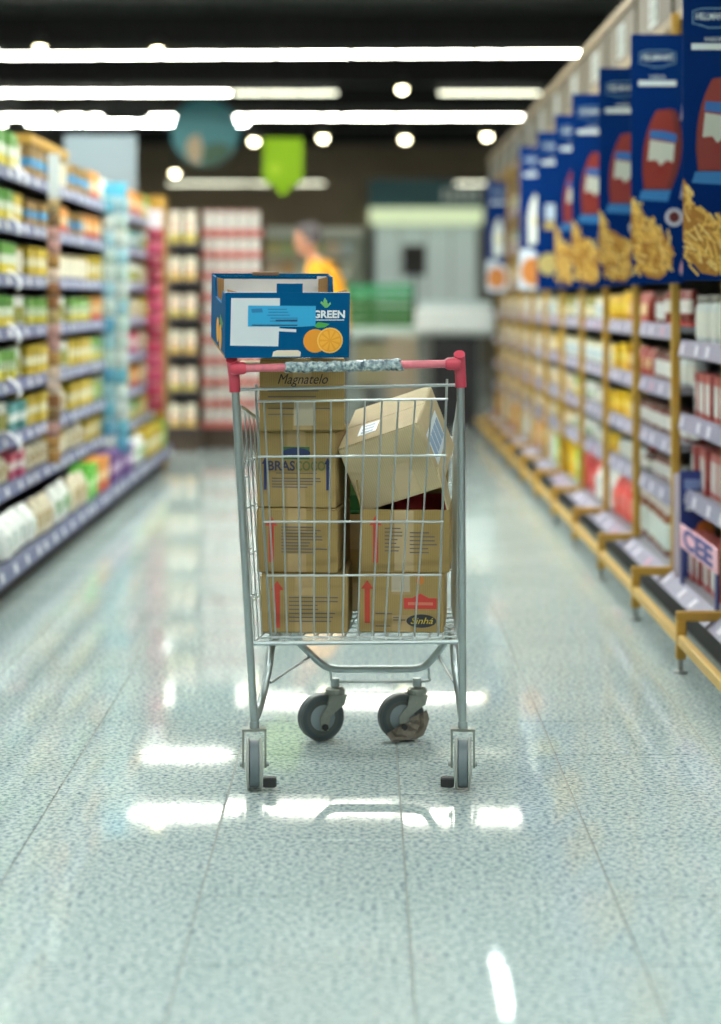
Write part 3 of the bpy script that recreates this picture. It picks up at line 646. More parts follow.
# ------------------------------------------------------------------ far end caps
def cap_unit(px0, px1, Y, zs, label, where, top, runs, hfac, rail):
    x0 = (px0 - VPX) * Y / FPX; x1 = (px1 - VPX) * Y / FPX
    t = thing('end_cap_shelf', label, 'shelf unit', ((x0 + x1) / 2, Y, 0)); hw = (x1 - x0) / 2
    MB().box(-hw, hw, 0.42, 0.45, 0, top).build('back_panel', backm, t)
    MB().box(-hw, hw, 0.02, .42, 0, .16).build('base', mat((70, 56, 44), .6), t)
    for s in (-1, 1): MB().box(s * hw - .012, s * hw + .012, .3, .42, .16, top).build('upright', mat((92, 66, 40), .5), t)
    for i, z in enumerate(zs):
        sh = MB().box(-hw, hw, 0, .42, z - .02, z).build('shelf', shelfm, t)
        MB().box(-hw, hw, -.006, 0, z - .035, z + .004).build('price_rail', mat(rail, .45), sh)
        nz = zs[i + 1] if i + 1 < len(zs) else top + .12
        kn = runs[i % len(runs)]; text_, kind, cs, w_, d_, hs, cat = P[kn]
        n = max(1, int((2 * hw - .02) / (w_ + .004)))
        for j in range(n):
            place(kind, cs, w_, d_, (nz - z) * hfac, ((x0 + x1) / 2 - hw + .01 + (j + .5) * (2 * hw - .02) / n, Y + .012 + d_ / 2, z), 0,
                  '%s %s, %s shelf, %s' % (NTH[j], text_, ORD[i], where), cat, '%ss on the %s shelf, %s' % (text_, ORD[i], where), False, NAMES.get(kn))
P['whitered'] = ('white can with red foot', 'can', ((196,90,80),(226,222,214),(214,206,200)), .075, .075, .9, 'can')
P['orangewhite'] = ('white and orange carton', 'carton', ((222,214,190),(226,222,206),(206,170,90),(206,120,80)), .085, .08, .8, 'carton')
P['yellowwhite'] = ('white and yellow carton', 'carton', ((214,200,180),(226,224,210),(196,176,90),(220,130,90)), .085, .08, .8, 'carton')
cap_unit(166, 199, 15.2, [.18 + .28 * i for i in range(6)], 'dark end shelf with wide gaps, left of the white can shelf', 'dark far end shelf', 1.86, ['orangewhite', 'yellowwhite'], .62, (60, 56, 60))
cap_unit(201, 262, 15.5, [.20 + .165 * i for i in range(10)], 'far end shelf stacked with white cans between red rails', 'white can end shelf', 1.78, ['whitered'], .74, (206, 110, 100))

# far wall: fridge shelving, shop front, beige wall
t = thing('wall_fridge', 'long pale chilled shelf along the far wall behind the person', 'fridge', (-1.7, 33.6, 0))
MB().box(-2.0, 1.7, 0.5, .85, 0, 2.25).build('back_panel', mat((196, 206, 190), .5), t)
MB().box(-2.0, 1.7, -.1, .5, 0, .35).build('base', mat((150, 150, 140), .5), t)
MB().box(-2.0, 1.7, -.1, .5, 2.2, 2.35).build('canopy', mat((190, 200, 190), .5), t)
for i, z in enumerate((.75, 1.15, 1.55, 1.9)):
    MB().box(-2.0, 1.7, -.05, .5, z - .03, z).build('shelf', mat((206, 212, 206), .5), t)
frn = random.Random(3)
for i, z in enumerate((1.15, 1.55, 1.9)):
    for j in range(14):
        c = frn.choice([(196, 190, 130), (206, 214, 196), (170, 190, 130), (214, 196, 170), (190, 206, 206), (206, 170, 120)])
        o = MB().cbox(-.1, .1, -.08, .08, 0, .24, .01).build('chilled_carton', mat(c, .5)); o.location = (-3.55 + j * .25, 33.68, z)
        tag(o, '%s pale carton from left, %s shelf of the far chilled unit' % (NTH[j], ('third', 'fourth', 'top')[i]), 'carton', 'cartons on the far chilled %s shelf' % ('third', 'fourth', 'top')[i])
t = thing('shop_front', 'grey glazed counter front below a teal sign at the far wall', 'shop front', (1.02, 34.3, 0))
MB().box(-.95, .98, -.3, .18, 2.72, 3.2).build('sign_band', mat((30, 84, 92), .5), t)
MB().box(-.95, .98, -.34, .18, 2.44, 2.72).build('light_strip', mat((190, 206, 168), .5, emit=.5), t)
MB().box(-.95, -.86, -.1, .18, 0, 2.44).build('pillar', mat((70, 70, 66), .6), t)
MB().box(.90, .98, -.1, .18, 0, 2.44).build('pillar', mat((120, 126, 122), .6), t)
for i in range(4):
    MB().box(-.85 + i * .44, -.85 + i * .44 + .42, .02, .06, 1.0, 2.42).build('pane', mat((166, 182, 178), .25, emit=.25), t)  # panes given an added glow to brighten the shop front
MB().box(-.86, .90, -.15, .18, 0, 1.0).build('counter', mat((150, 152, 146), .5), t)
for i in range(5):
    MB().box(.30 + i * .13, .30 + i * .13 + .09, -.302, -.3, 2.84, 2.84 + (.16 if i % 2 else .2)).build('sign_letter', mat((206, 220, 220), .5), t)
t = thing('screen', 'small dark monitor on a stand before the far glazed counter', 'monitor', (.80, 32.6, 0))
MB().cbox(-.19, .19, -.03, .03, 1.55, 2.05, .01).build('display', mat((38, 34, 34), .5), t); MB().tube([(0, 0, 0.02), (0, 0, 1.56)], .03, 8).build('stand', black, t); MB().lathe([(.2, 0), (.2, .02)], 14).build('foot', black, t)

# produce table with green crates, white display
t = thing('produce_table', 'long pale table carrying green crates beyond the trolley', 'table', (.16, 19.0, 0))
MB().cbox(-.32, .40, -.3, .4, .80, .90, .01).build('table_top', mat((196, 212, 204), .4), t)
for sx in (-.28, .36):
    for sy in (-.26, .36): MB().box(sx - .02, sx + .02, sy - .02, sy + .02, 0, .80).build('leg', mat((150, 160, 156), .4), t)
MB().box(-.26, .34, -.24, .34, .35, .75).build('under_shelf', mat((150, 142, 110), .6), t)
for i in range(2):
    for j in range(3):
        ct = thing('produce_crate', 'green plastic crate %s on the pale produce table' % (('left column, ' if i == 0 else 'right column, ') + ('bottom', 'middle', 'top')[j]), 'crate', (-.02 + i * .31, 19.0, .902 + j * .135), 0, 'green crates on the produce table')
        gm = mat((66, 128, 66), .4) if j < 2 else mat((64, 166, 110), .4)
        MB().box(-.15, .15, -.2, .2, 0, .012).build('bottom', gm, ct)
        for s in (-1, 1):
            MB().box(s * .145 - .005, s * .145 + .005, -.2, .2, .012, .125).build('side', gm, ct)
            MB().box(-.14, .14, s * .195 - .005, s * .195 + .005, .012, .05).build('side', gm, ct)
            MB().box(-.14, .14, s * .195 - .005, s * .195 + .005, .075, .125).build('side', gm, ct)
t = thing('display_chest', 'bright white display chest on a dark base beyond the trolley', 'display', (.82, 18.4, 0))
MB().cbox(-.36, .36, -.3, .35, .82, 1.10, .05).build('chest', mat((240, 246, 244), .25), t, True)
MB().cbox(-.34, .34, -.28, .33, 1.10, 1.14, .015).build('lid', mat((214, 232, 232), .15), t)
MB().box(-.20, .20, -.2, .28, 0, .82).build('base', mat((36, 36, 38), .5), t)
t = thing('display_stand', 'beige block stand left of the white display chest', 'stand', (.33, 17.9, 0))
MB().cbox(-.13, .13, -.13, .13, 0, .80, .01).build('block', mat((168, 152, 128), .6), t); MB().cbox(-.14, .14, -.14, .14, .80, .83, .005).build('top', mat((186, 176, 150), .6), t)

# hanging signs
t = thing('hanging_tag', 'lime green pointed tag sign hanging from the ceiling', 'sign', (-.615, 15.0, 1.94))
MB().prism([(-.15, 0, .425), (.15, 0, .425), (.15, 0, .10), (.06, 0, .06), (.03, 0, 0), (-.03, 0, 0), (-.06, 0, .06), (-.15, 0, .10)], (0, .012, 0)).build('board', mat((112, 146, 10), .7, spec=.2), t)
MB().lathe([(.05, -.002), (.05, 0)], 16, axis='y', c=(-.06, 0, .19)).build('dot_print', mat((132, 160, 30), .7, spec=.2), t)
for s in (-1, 1): MB().tube([(s * .12, .006, .42), (s * .12, .006, ZC - 1.94)], .003, 5).build('wire', black, t)
t = thing('hanging_disc', 'round teal sign with a pale figure hanging from the ceiling', 'sign', (-1.60, 20.0, 2.83))
MB().lathe([(.34, 0), (.34, .015)], 40, axis='y').build('disc', mat((22, 104, 112), .5), t)
MB().poly([(-.16, -.002, -.06), (-.06, -.002, -.02), (-.02, -.002, -.16), (-.05, -.002, -.32), (-.15, -.002, -.30), (-.20, -.002, -.18)]).build('figure_print', mat((150, 132, 104), .5), t)
MB().poly([(-.01, -.002, -.14), (.14, -.002, -.10), (.28, -.002, -.16), (.20, -.002, -.27), (.06, -.002, -.33), (-.03, -.002, -.33)]).build('ground_print', mat((16, 66, 40), .5), t)
for s in (-1, 1): MB().tube([(s * .2, .008, .26), (s * .2, .008, ZC - 2.83)], .003, 5).build('wire', black, t)

# ------------------------------------------------------------------ person far behind the trolley
def make_person(loc, rz):
    V = []; E = []; Rr = []; 
    def v(p, r, par=None):
        V.append(Vector(p)); Rr.append(r)
        if par is not None: E.append((par, len(V) - 1))
        return len(V) - 1
    # faces -X, leaning forward a little; shoulders along Y
    pel = v((0, 0, .93), (.12, .155)); wa = v((-.02, 0, 1.10), (.105, .14), pel); ch = v((-.07, 0, 1.28), (.12, .165), wa); up = v((-.12, 0, 1.42), (.09, .12), ch)
    ne = v((-.165, 0, 1.49), (.052, .052), up); ne2 = v((-.19, 0, 1.55), (.05, .05), ne)
    for s in (-1, 1):
        sh = v((-.12, s * .17, 1.40), (.062, .06), up); el = v((-.14, s * .235, 1.12), (.046, .046), sh); wr = v((-.34, s * .16, 1.02), (.03, .028), el); pa = v((-.42, s * .14, 1.01), (.018, .04), wr)
        for f in range(4):
            k1 = v((-.46, s * (.14 + (f - 1.5) * .020), 1.0), (.009, .009), pa); k2 = v((-.50 - .006 * (1.5 - abs(f - 1.5)), s * (.14 + (f - 1.5) * .020), .985), (.008, .008), k1); v((-.52, s * (.14 + (f - 1.5) * .019), .965), (.007, .007), k2)
        t1 = v((-.40, s * .09, 1.0), (.011, .011), pa); v((-.43, s * .075, .985), (.009, .009), t1)
        hp = v((.0, s * .09, .86), (.095, .095), pel); kn = v((-.02, s * .10, .48), (.062, .06), hp); an = v((.03, s * .10, .09), (.042, .042), kn); ft = v((-.06, s * .105, .045), (.038, .045), an); v((-.17, s * .115, .038), (.028, .042), ft)
    me = bpy.data.meshes.new('person'); me.from_pydata(V, E, [])
    o = bpy.data.objects.new('person', me); C.objects.link(o)
    md = o.modifiers.new('skin', 'SKIN')
    if not me.skin_vertices: me.attributes.new('skin', 'FLOAT2', 'POINT')
    for i, r in enumerate(Rr): me.skin_vertices[0].data[i].radius = r
    me.skin_vertices[0].data[0].use_root = True
    s2 = o.modifiers.new('sub', 'SUBSURF'); s2.levels = 2; s2.render_levels = 2
    bpy.context.view_layer.update()
    dg = bpy.context.evaluated_depsgraph_get()
    nm = bpy.data.meshes.new_from_object(o.evaluated_get(dg)); o.modifiers.clear(); o.data = nm
    nm.materials.clear()
    for c in ((196, 140, 110), (236, 160, 24), (44, 48, 62), (30, 28, 28)): nm.materials.append(mat(c, .7))
    for p in nm.polygons:
        c = p.center; p.material_index = 0
        if c.z < .085: p.material_index = 3
        elif c.z < .95 and c.x > -.25: p.material_index = 2
        elif c.z > .93 and c.z < 1.485 and c.x > -.26: p.material_index = 1
    nm.shade_smooth()
    o.location = loc; o.rotation_euler = (0, 0, rz); o.scale = (.965, .965, .965)
    tag(o, 'person in orange shirt leaning to the left, seen beyond the blue box', 'person')
    sk = mat((196, 140, 110), .6)
    hd = MB()   # head: lofted rings with brow, cheek and chin; faces -X
    rings = []
    for z, rx, ry, ox in ((-.115, .03, .03, -.05), (-.105, .05, .045, -.035), (-.07, .075, .058, -.02), (-.02, .092, .07, -.008), (.03, .098, .075, 0), (.07, .092, .072, .004), (.10, .065, .055, .008), (.118, .02, .02, .008)):
        rings.append([(ox + rx * math.cos(2 * PI * j / 16), ry * math.sin(2 * PI * j / 16), z) for j in range(16)])
    hd.loft(rings)
    hd.loft([[(-.095, -.012, .015), (-.095, .012, .015), (-.07, .012, .015), (-.07, -.012, .015)], [(-.122, -.014, -.03), (-.122, .014, -.03), (-.07, .016, -.035), (-.07, -.016, -.035)]])
    h = hd.build('head', sk, o, True); h.location = (-.21, 0, 1.64); h.rotation_euler = (0, R(-14), 0)
    for s in (-1, 1):
        MB().lathe([(.001, 0), (.022, .004), (.02, .014), (.001, .018)], 10, axis='y', c=(.012, s * .07 - .009, -.005)).build('ear', sk, h, True)
        MB().lathe([(.001, 0), (.011, .003), (.001, .008)], 10, axis='x', c=(-.093, s * .03, .018)).build('eye', mat((40, 32, 30), .3), h, True)
    MB().box(-.094, -.088, -.022, .022, -.058, -.050).build('mouth', mat((150, 80, 74), .6), h)
    hr = MB(); rings = []
    for z, k in ((-.04, .9), (.0, 1.03), (.05, 1.07), (.09, 1.05), (.118, .75), (.132, .2)):
        ring = []
        for j in range(16):
            a = 2 * PI * j / 16; x = .1 * k * math.cos(a); y = .078 * k * math.sin(a)
            if z < .06 and x < -.02: x = -.02 - (x + .02) * .1
            ring.append((x + .008, y, z))
        rings.append(ring)
    hr.loft(rings); hr.build('hair', mat((84, 78, 78), .8), h, True)
    return o
person = make_person((-.215, 14.4, 0.0), R(-12))

# ------------------------------------------------------------------ the trolley
Y0 = 4.70
def cc(x, y, z): return (-.0103 - .0317 * z + x + .08 * y, y, z + .022 * x * z)      # the frame leans slightly to the left
steel = mat((176, 186, 186), .28, .85, var=.06, scale=40)
wirem = mat((190, 198, 198), .3, .8)
zinc = mat((150, 154, 146), .4, .8, var=.12, scale=60)
cart = thing('shopping_trolley', 'wire shopping trolley with pink-red handle loaded with cartons', 'trolley', (0, Y0, 0))
for s in (-1, 1):
    MB().tube([cc(s * .265, 0, .955), cc(s * .262, 0, .80), cc(s * .254, 0, .5), cc(s * .246, 0, .20), cc(s * .245, 0, .152)], .0092, 12).build('post', steel, cart, True)
half = [(.245, .0, .165), (.242, .035, .172), (.236, .085, .20), (.226, .14, .262), (.221, .175, .31), (.212, .26, .325), (.205, .40, .312), (.182, .478, .255), (.142, .528, .202), (.112, .54, .185), (.06, .54, .183)]
pts = sm([cc(-x, y, z) for x, y, z in half] + [cc(x, y, z) for x, y, z in reversed(half)], 5)
MB().tube(pts, .0098, 12).build('chassis_tube', steel, cart, True)
for s in (-1, 1):
    MB().tube([cc(s * .168, .505, .222), cc(s * .220, .125, .228)], .0032, 8).build('brace_rod', steel, cart, True)
MB().tube(sm([cc(-.118, .535, .188), cc(-.116, .535, .165), cc(-.105, .535, .152), cc(.0, .535, .151), cc(.13, .535, .152), cc(.139, .535, .165), cc(.14, .535, .188)], 5), .0034, 8).build('stay_wire', steel, cart, True)
MB().tube([cc(-.247, .012, .343), cc(.247, .012, .343)], .0055, 8).build('base_bar', steel, cart, True)
MB().tube([cc(-.258, .0, .945), cc(.258, .0, .945)], .0036, 8).build('top_rail', steel, cart, True)
# handle
HZ, HY = .996, -.035
redp = mat((196, 64, 84), .35, var=.05, scale=20); pink = mat((206, 110, 122), .3, var=.12, scale=60)
MB().tube([cc(-.262, HY, HZ), cc(.262, HY, HZ)], .0095, 14).build('handle_bar', pink, cart, True)
for s in (-1, 1):
    f = MB().tube(sm([cc(s * .2655, .0, .940), cc(s * .2655, -.004, .970), cc(s * .2655, -.022, HZ + .004), cc(s * .2655, HY - .002, HZ + .022)], 5), .0135, 14)
    f.tube([cc(s * .268, HY, HZ), cc(s * .260, HY, HZ), cc(s * .238, HY, HZ), cc(s * .232, HY, HZ)], .0145, 14, rr=[.012, .0155, .0145, .011])
    f.build('corner_fitting', redp, cart, True)
fm = bpy.data.materials.new('crinkled_film'); fm.use_nodes = True
nt = fm.node_tree; bb = nt.nodes['Principled BSDF']; tcn = nt.nodes.new('ShaderNodeTexCoord'); nn = nt.nodes.new('ShaderNodeTexNoise'); nn.inputs['Scale'].default_value = 85; nn.inputs['Detail'].default_value = 5
rp = nt.nodes.new('ShaderNodeValToRGB'); e = rp.color_ramp.elements; e[0].position = .33; e[0].color = col((70, 84, 94)); e[1].position = .66; e[1].color = col((196, 206, 204)); q = e.new(.5); q.color = col((136, 156, 160))
nt.links.new(tcn.outputs['Object'], nn.inputs['Vector']); nt.links.new(nn.outputs['Fac'], rp.inputs[0]); nt.links.new(rp.outputs[0], bb.inputs['Base Color']); bb.inputs['Roughness'].default_value = .22
bp = nt.nodes.new('ShaderNodeBump'); bp.inputs['Distance'].default_value = .006; nt.links.new(nn.outputs['Fac'], bp.inputs['Height']); nt.links.new(bp.outputs[0], bb.inputs['Normal'])
fr = random.Random(11); n = 60
fx = [-.143 + .275 * i / n for i in range(n + 1)]
MB().tube([cc(x, HY + fr.uniform(-.0012, .0012), HZ + fr.uniform(-.001, .001)) for x in fx], .012, 14, rr=[.0125 + fr.uniform(-.001, .0016) + (.0015 if i > n - 4 else 0) for i in range(n + 1)]).build('film_wrap', fm, cart, True)
# gate (the flap facing the camera): wires located at Y0+0.05
gy = .05; SC = FPX / (Y0 + gy)
def gp(px, py): return ((px - VPX) / SC, gy, CAMZ - (py - VPY) / SC)
topx = [256, 264, 281, 297.5, 314.5, 331, 347.7, 365, 382, 398.6, 415.3, 432, 447]
botx = [269, 276, 287, 300.8, 314, 328, 342.4, 357.5, 372, 384.5, 398.5, 414, 438]
gate = MB().tube([gp(256, 384), gp(256.5, 402), gp(260, 470), gp(266, 560), gp(271, 637)], .0032, 8).build('gate', steel, cart, True)
for i in range(1, 13):
    a, b2 = topx[i], botx[i]; ty = 400.5 if i < 12 else 379
    MB().tube([gp(a, ty), gp(b2, 638)], .0023 if i < 12 else .003, 7).build('wire', wirem, gate, True)
for (xa, ya, xb, yb) in ((257, 401.5, 448, 399), (258, 456.5, 446, 455.5), (263.5, 521.6, 443.5, 521.6), (267, 575.5, 441, 574.7), (269, 637, 440, 637.5)):
    a = Vector(gp(xa, ya)); b2 = Vector(gp(xb, yb)); MB().tube([a + Vector((0, -.004, 0)), b2 + Vector((0, -.004, 0))], .0029, 7).build('wire', wirem, gate, True)
# basket
def bxs(z, yy):   # half width of the basket at height z and depth share yy
    return (.240 + (.258 - .240) * (z - .35) / .56) - .035 * yy
def rim(yy): return .905 - .13 * yy
D0, D1 = .02, .60
FLZ = .350
rp_ = [cc(-bxs(rim(q), q), D0 + (D1 - D0 + .05) * q, rim(q)) for q in [i / 8 for i in range(9)]]
rp2 = [cc(bxs(rim(q), q), D0 + (D1 - D0 + .05) * q, rim(q)) for q in [i / 8 for i in range(8, -1, -1)]]
basket = MB().tube(rp_ + rp2, .0045, 8).build('basket', steel, cart, True)
def bw(a, b2, r=.0022): MB().tube([a, b2], r, 6).build('wire', wirem, basket, True)
for i in range(15):            # floor, lengthwise
    u = -1 + 2 * i / 14
    bw(cc(u * bxs(FLZ, 0), D0, FLZ - .003), cc(u * bxs(FLZ, 1), D1 - .08, FLZ - .003))
for q in (0, .14, .28, .42, .56, .7, .85, 1):
    y = D0 + (D1 - .08 - D0) * q; bw(cc(-bxs(FLZ, q), y, FLZ - .0075), cc(bxs(FLZ, q), y, FLZ - .0075), .0026)
for s in (-1, 1):
    for i in range(13):
        q = i / 12; bw(cc(s * bxs(rim(q), q), D0 + (D1 + .05 - D0) * q, rim(q)), cc(s * bxs(FLZ, q), D0 + (D1 - .08 - D0) * q, FLZ - .003))
    for z in (.44, .55, .66, .77):
        k = (z - .35) / .5; bw(cc(s * (bxs(z, 0) + .003), D0, z), cc(s * (bxs(z, 1) + .003), D0 + (D1 - .08 - D0) + .13 * k, z))
for i in range(1, 12):
    u = -1 + 2 * i / 12; bw(cc(u * bxs(rim(1), 1), D1 + .05, rim(1)), cc(u * bxs(FLZ, 1), D1 - .08, FLZ - .003))
for z in (.44, .55, .66): k = (z - .35) / .5; bw(cc(-bxs(z, 1), D0 + (D1 - .08 - D0) + .13 * k, z), cc(bxs(z, 1), D0 + (D1 - .08 - D0) + .13 * k, z))
for s in (-1, 1):              # short links from the posts to the basket
    for z in (.45, .56, .73, .90): bw(cc(s * (.2435 + .0245 * (z - .15) / .8), 0, z), cc(s * bxs(z, .04), .035, z + .006), .003)
# casters
tyre = mat((104, 116, 122), .45, var=.08, scale=50); rimm = mat((170, 174, 168), .4); dark = mat((40, 42, 42), .5)
def caster(loc, yaw, near, trail=.0):
    """stem at loc; wheel axis along local X, wheel centre trails along local -Y"""
    r = .0605
    fk = MB()
    if near:
        fk.box(-.026, .026, -.016, .016, .139, .1445)
        for s in (-1, 1):
            fk.loft([[(s * .026 - .0025, -.017, z), (s * .026 + .0025, -.017, z), (s * .026 + .0025, .017, z), (s * .026 - .0025, .017, z)] for z in (.1445, .085)] + [[(s * .026 - .0025, -.009, .052), (s * .026 + .0025, -.009, .052), (s * .026 + .0025, .009, .052), (s * .026 - .0025, .009, .052)]])
    else:
        fk.lathe([(.024, .118), (.026, .121), (.026, .132), (.018, .138)], 18)
        for s in (-1, 1):
            fk.loft([[(s * .024 - .002, -.026, .120), (s * .024 + .002, -.026, .120), (s * .024 + .002, .024, .120), (s * .024 - .002, .024, .120)],
                     [(s * .025 - .002, -.032, .095), (s * .025 + .002, -.032, .095), (s * .025 + .002, .016, .095), (s * .025 - .002, .016, .095)],
                     [(s * .026 - .002, -trail - .013, .066), (s * .026 + .002, -trail - .013, .066), (s * .026 + .002, -trail + .016, .066), (s * .026 - .002, -trail + .016, .066)],
                     [(s * .026 - .002, -trail - .010, .030), (s * .026 + .002, -trail - .010, .030), (s * .026 + .002, -trail + .010, .030), (s * .026 - .002, -trail + .010, .030)]])
    k = fk.build('caster', zinc, cart, False); k.location = loc; k.rotation_euler = (0, 0, yaw)
    MB().lathe([(.0115, .136), (.0115, .16)], 14).build('stem', steel, k, True)
    cy = 0 if near else -trail; c = (0, cy, r + .0005)
    if near:
        MB().lathe([(.02, -.012), (.052, -.012), (.0545, -.010), (.0545, .010), (.052, .012), (.02, .012)], 32, axis='x', c=c).build('tyre', tyre, k, True)
        for s in (-1, 1): MB().lathe([(.015, s * .0125), (r - .002, s * .0125), (r, s * .0145), (r, s * .0172), (r - .004, s * .0185), (.02, s * .0205)], 32, axis='x', c=c).build('side_disc', rimm, k, True)
        for s in (-1, 1): MB().lathe([(.007, s * .028), (.007, s * .034), (.004, s * .035)], 10, axis='x', c=c).build('axle_bolt', steel, k, True)
    else:
        MB().lathe([(.035, -.0145), (r - .006, -.0155), (r, -.012), (r, .012), (r - .006, .0155), (.035, .0145)], 36, axis='x', c=c).build('tyre', mat((66, 76, 80), .5, var=.1, scale=40), k, True)
        for s in (-1, 1):
            MB().lathe([(.004, s * .0195), (.016, s * .0195), (.034, s * .015), (.036, s * .013)], 24, axis='x', c=c).build('hub', mat((126, 140, 144), .45), k, True)
            MB().lathe([(r - .0055, s * .0150), (r - .003, s * .0152), (r - .001, s * .0126)], 36, axis='x', c=c).build('wear_ring', mat((82, 88, 86), .5), k, True)
        MB().lathe([(.0085, -.035), (.0085, .035)], 12, axis='x', c=(0, cy, .040)).build('axle_bolt', dark, k, True)
    return k
for s in (-1, 1):
    p = cc(s * .245, 0, .15); k = caster((p[0], 0, 0), s * R(-3), True)
    bx_ = -s
    MB().cbox(min(bx_ * .0205, bx_ * .052), max(bx_ * .0205, bx_ * .052), -.03, -.006, .010, .033, .003).build('brake_pad', dark, k)
kl = caster((-.078, .538, 0), R(-90 + 22), False, .040)
kr = caster((.136, .538, 0), R(-90 + 14), False, .043)
# torn wrapping caught on the right caster
fr = random.Random(5); m = MB(); rings = []
for i in range(9):
    a = -2.5 + i * .36; ring = []
    for j in range(7):
        rr_ = .012 + .05 * j / 6 + fr.uniform(-.004, .004)
        ring.append((.032 + fr.uniform(-.005, .008), -.043 + rr_ * math.cos(a) + fr.uniform(-.003, .003), max(.006, .058 + rr_ * math.sin(a))))
    rings.append(ring + [(p[0] + .0015, p[1], p[2]) for p in reversed(ring)])
m.loft(rings); m.build('torn_wrap', mat((112, 104, 92), .5, var=.35, scale=45), kr, True)

# ------------------------------------------------------------------ cartons in the trolley
tan = cardboard((165, 140, 90)); tan2 = cardboard((159, 134, 84)); pale = cardboard((200, 182, 144)); tape = mat((176, 150, 106), .22, var=.06, scale=30)
ink = mat((92, 84, 84), .6); red = mat((186, 62, 44), .6); blue = mat((36, 52, 96), .6); navyink = mat((30, 42, 92), .6)
def arrow(name, parent, u, v0, v1, d, m, wd=.015):
    y = -d - .0006; hh = (v1 - v0)
    pts_ = [(u - wd * .42, y, v0), (u + wd * .42, y, v0), (u + wd * .42, y, v1 - hh * .2), (u + wd, y, v1 - hh * .2), (u, y, v1), (u - wd, y, v1 - hh * .2), (u - wd * .42, y, v1 - hh * .2)]
    MB().poly(pts_).build(name, m, parent)
def lines(parent, u, v, d, wid, n, pitch, m=ink, name='text_line', seed=1):
    q = random.Random(seed)
    for i in range(n):
        ww = wid * q.uniform(.55, 1); MB().box(u, u + ww, -d - .0007, -d, v - i * pitch - .0014, v - i * pitch + .0014).build(name, m, parent)
def carton(name, label, X, Y, Z, w, d, h, rz, m, tape_=True, tv=(0, 1)):
    t = thing(name, label, 'cardboard box', (X, Y, Z), R(rz))
    MB().cbox(-w/2, w/2, -d/2, d/2, 0, h, .0025).build('body', m, t)
    for s in (-1, 1): MB().box(-w/2 + .002, w/2 - .002, min(s * .001, s * (d/2 - .002)), max(s * .001, s * (d/2 - .002)), h, h + .003).build('top_flap', m, t)
    if tape_:
        MB().box(-.022, .022, -d/2 - .0005, d/2 + .0005, h + .003, h + .0036).build('tape', tape, t)
        MB().box(-.022, .022, -d/2 - .0005, -d/2, h * (1 - .35), h + .003).build('tape', tape, t)
        MB().box(-.022, .022, -d/2 - .0005, -d/2, 0.002, h * .3).build('tape', tape, t)
    return t
BYC = 4.80; BS = FPX / BYC
def bx_at(px0, px1): return ((px0 + px1) / 2 - VPX) / BS, (px1 - px0) / BS
D = .27
# left column
X, W = bx_at(262.5, 350); hA = .138
A = carton('shipping_carton', 'brown carton with red arrow, bottom of the left stack in the trolley', X, BYC + D/2, FLZ + .001, W, D, hA, -2, tan)
arrow('arrow_print', A, -W/2 + .04, .012, .125, D/2, red); lines(A, -W/2 + .068, .085, D/2, .12, 7, .0095, seed=2)
X, W = bx_at(256, 338); hB = .152; zB = FLZ + hA + .006
B = carton('shipping_carton', 'brown carton with red arrow, second from the bottom of left stack', X + .014, BYC + .008 + D/2, zB, W, D, hB, -6, tan2)
arrow('arrow_print', B, -W/2 + .036, .025, .135, D/2, red); lines(B, -W/2 + .06, .11, D/2, .12, 9, .0075, seed=3)
X, W = bx_at(256.5, 336.5); hC = .182; zC = zB + hB + .005
Cc = carton('shipping_carton', 'brown carton lettered in blue and green, third up in left stack', X + .016, BYC + .008 + D/2, zC, W, D, hC, -7, tan)
for s in (-1, 1): arrow('arrow_print', Cc, s * (W/2 - .02), .042, .120, D/2, navyink, .0085)
text('lettering', 'BRAS', .032, mat((52, 58, 88), .6), Cc, (-.037, -D/2 - .0008, .099), fit=.066, bold=.0008)
text('lettering', 'COCO', .032, mat((106, 116, 62), .6), Cc, (.034, -D/2 - .0008, .099), fit=.072, bold=.0008)
MB().box(-.032, .032, -D/2 - .0006, -D/2, .116, .146).build('emblem_square', mat((62, 104, 60), .6), Cc)
MB().poly([(.034 * math.cos(a), -D/2 - .001, 0.131 + .0125 * math.sin(a)) for a in [2 * PI * i / 24 for i in range(24)]]).build('emblem_oval', blue, Cc)
MB().box(-.05, .05, -D/2 - .0007, -D/2, .0815, .0835).build('text_line', ink, Cc); lines(Cc, -.06, .070, D/2, .13, 4, .007, seed=6)
X, W = bx_at(259, 344); zD = zC + hC + .005; hD = .168
Dd = carton('shipping_carton', 'brown carton with handwriting, top of the left stack under the blue box', X, BYC - .02 + D/2, zD, W, D, hD, 1, tan2)
text('handwriting', 'Magnatelo', .034, mat((34, 32, 34), .6), Dd, (0.0, -D/2 - .0012, .122), shear=.35, fit=.12)
lines(Dd, -W/2 + .02, .095, D/2, .16, 5, .014, seed=9); MB().box(-.02, .028, -D/2 - .0008, -D/2 - .0004, .012, .07).build('paper_label', mat((186, 176, 150), .4), Dd)
fl = MB().box(-W/2 - .055, -W/2 - .0005, -D/2 + .01, D/2 - .01, hD - .012, hD - .009).build('side_flap', pale, Dd)
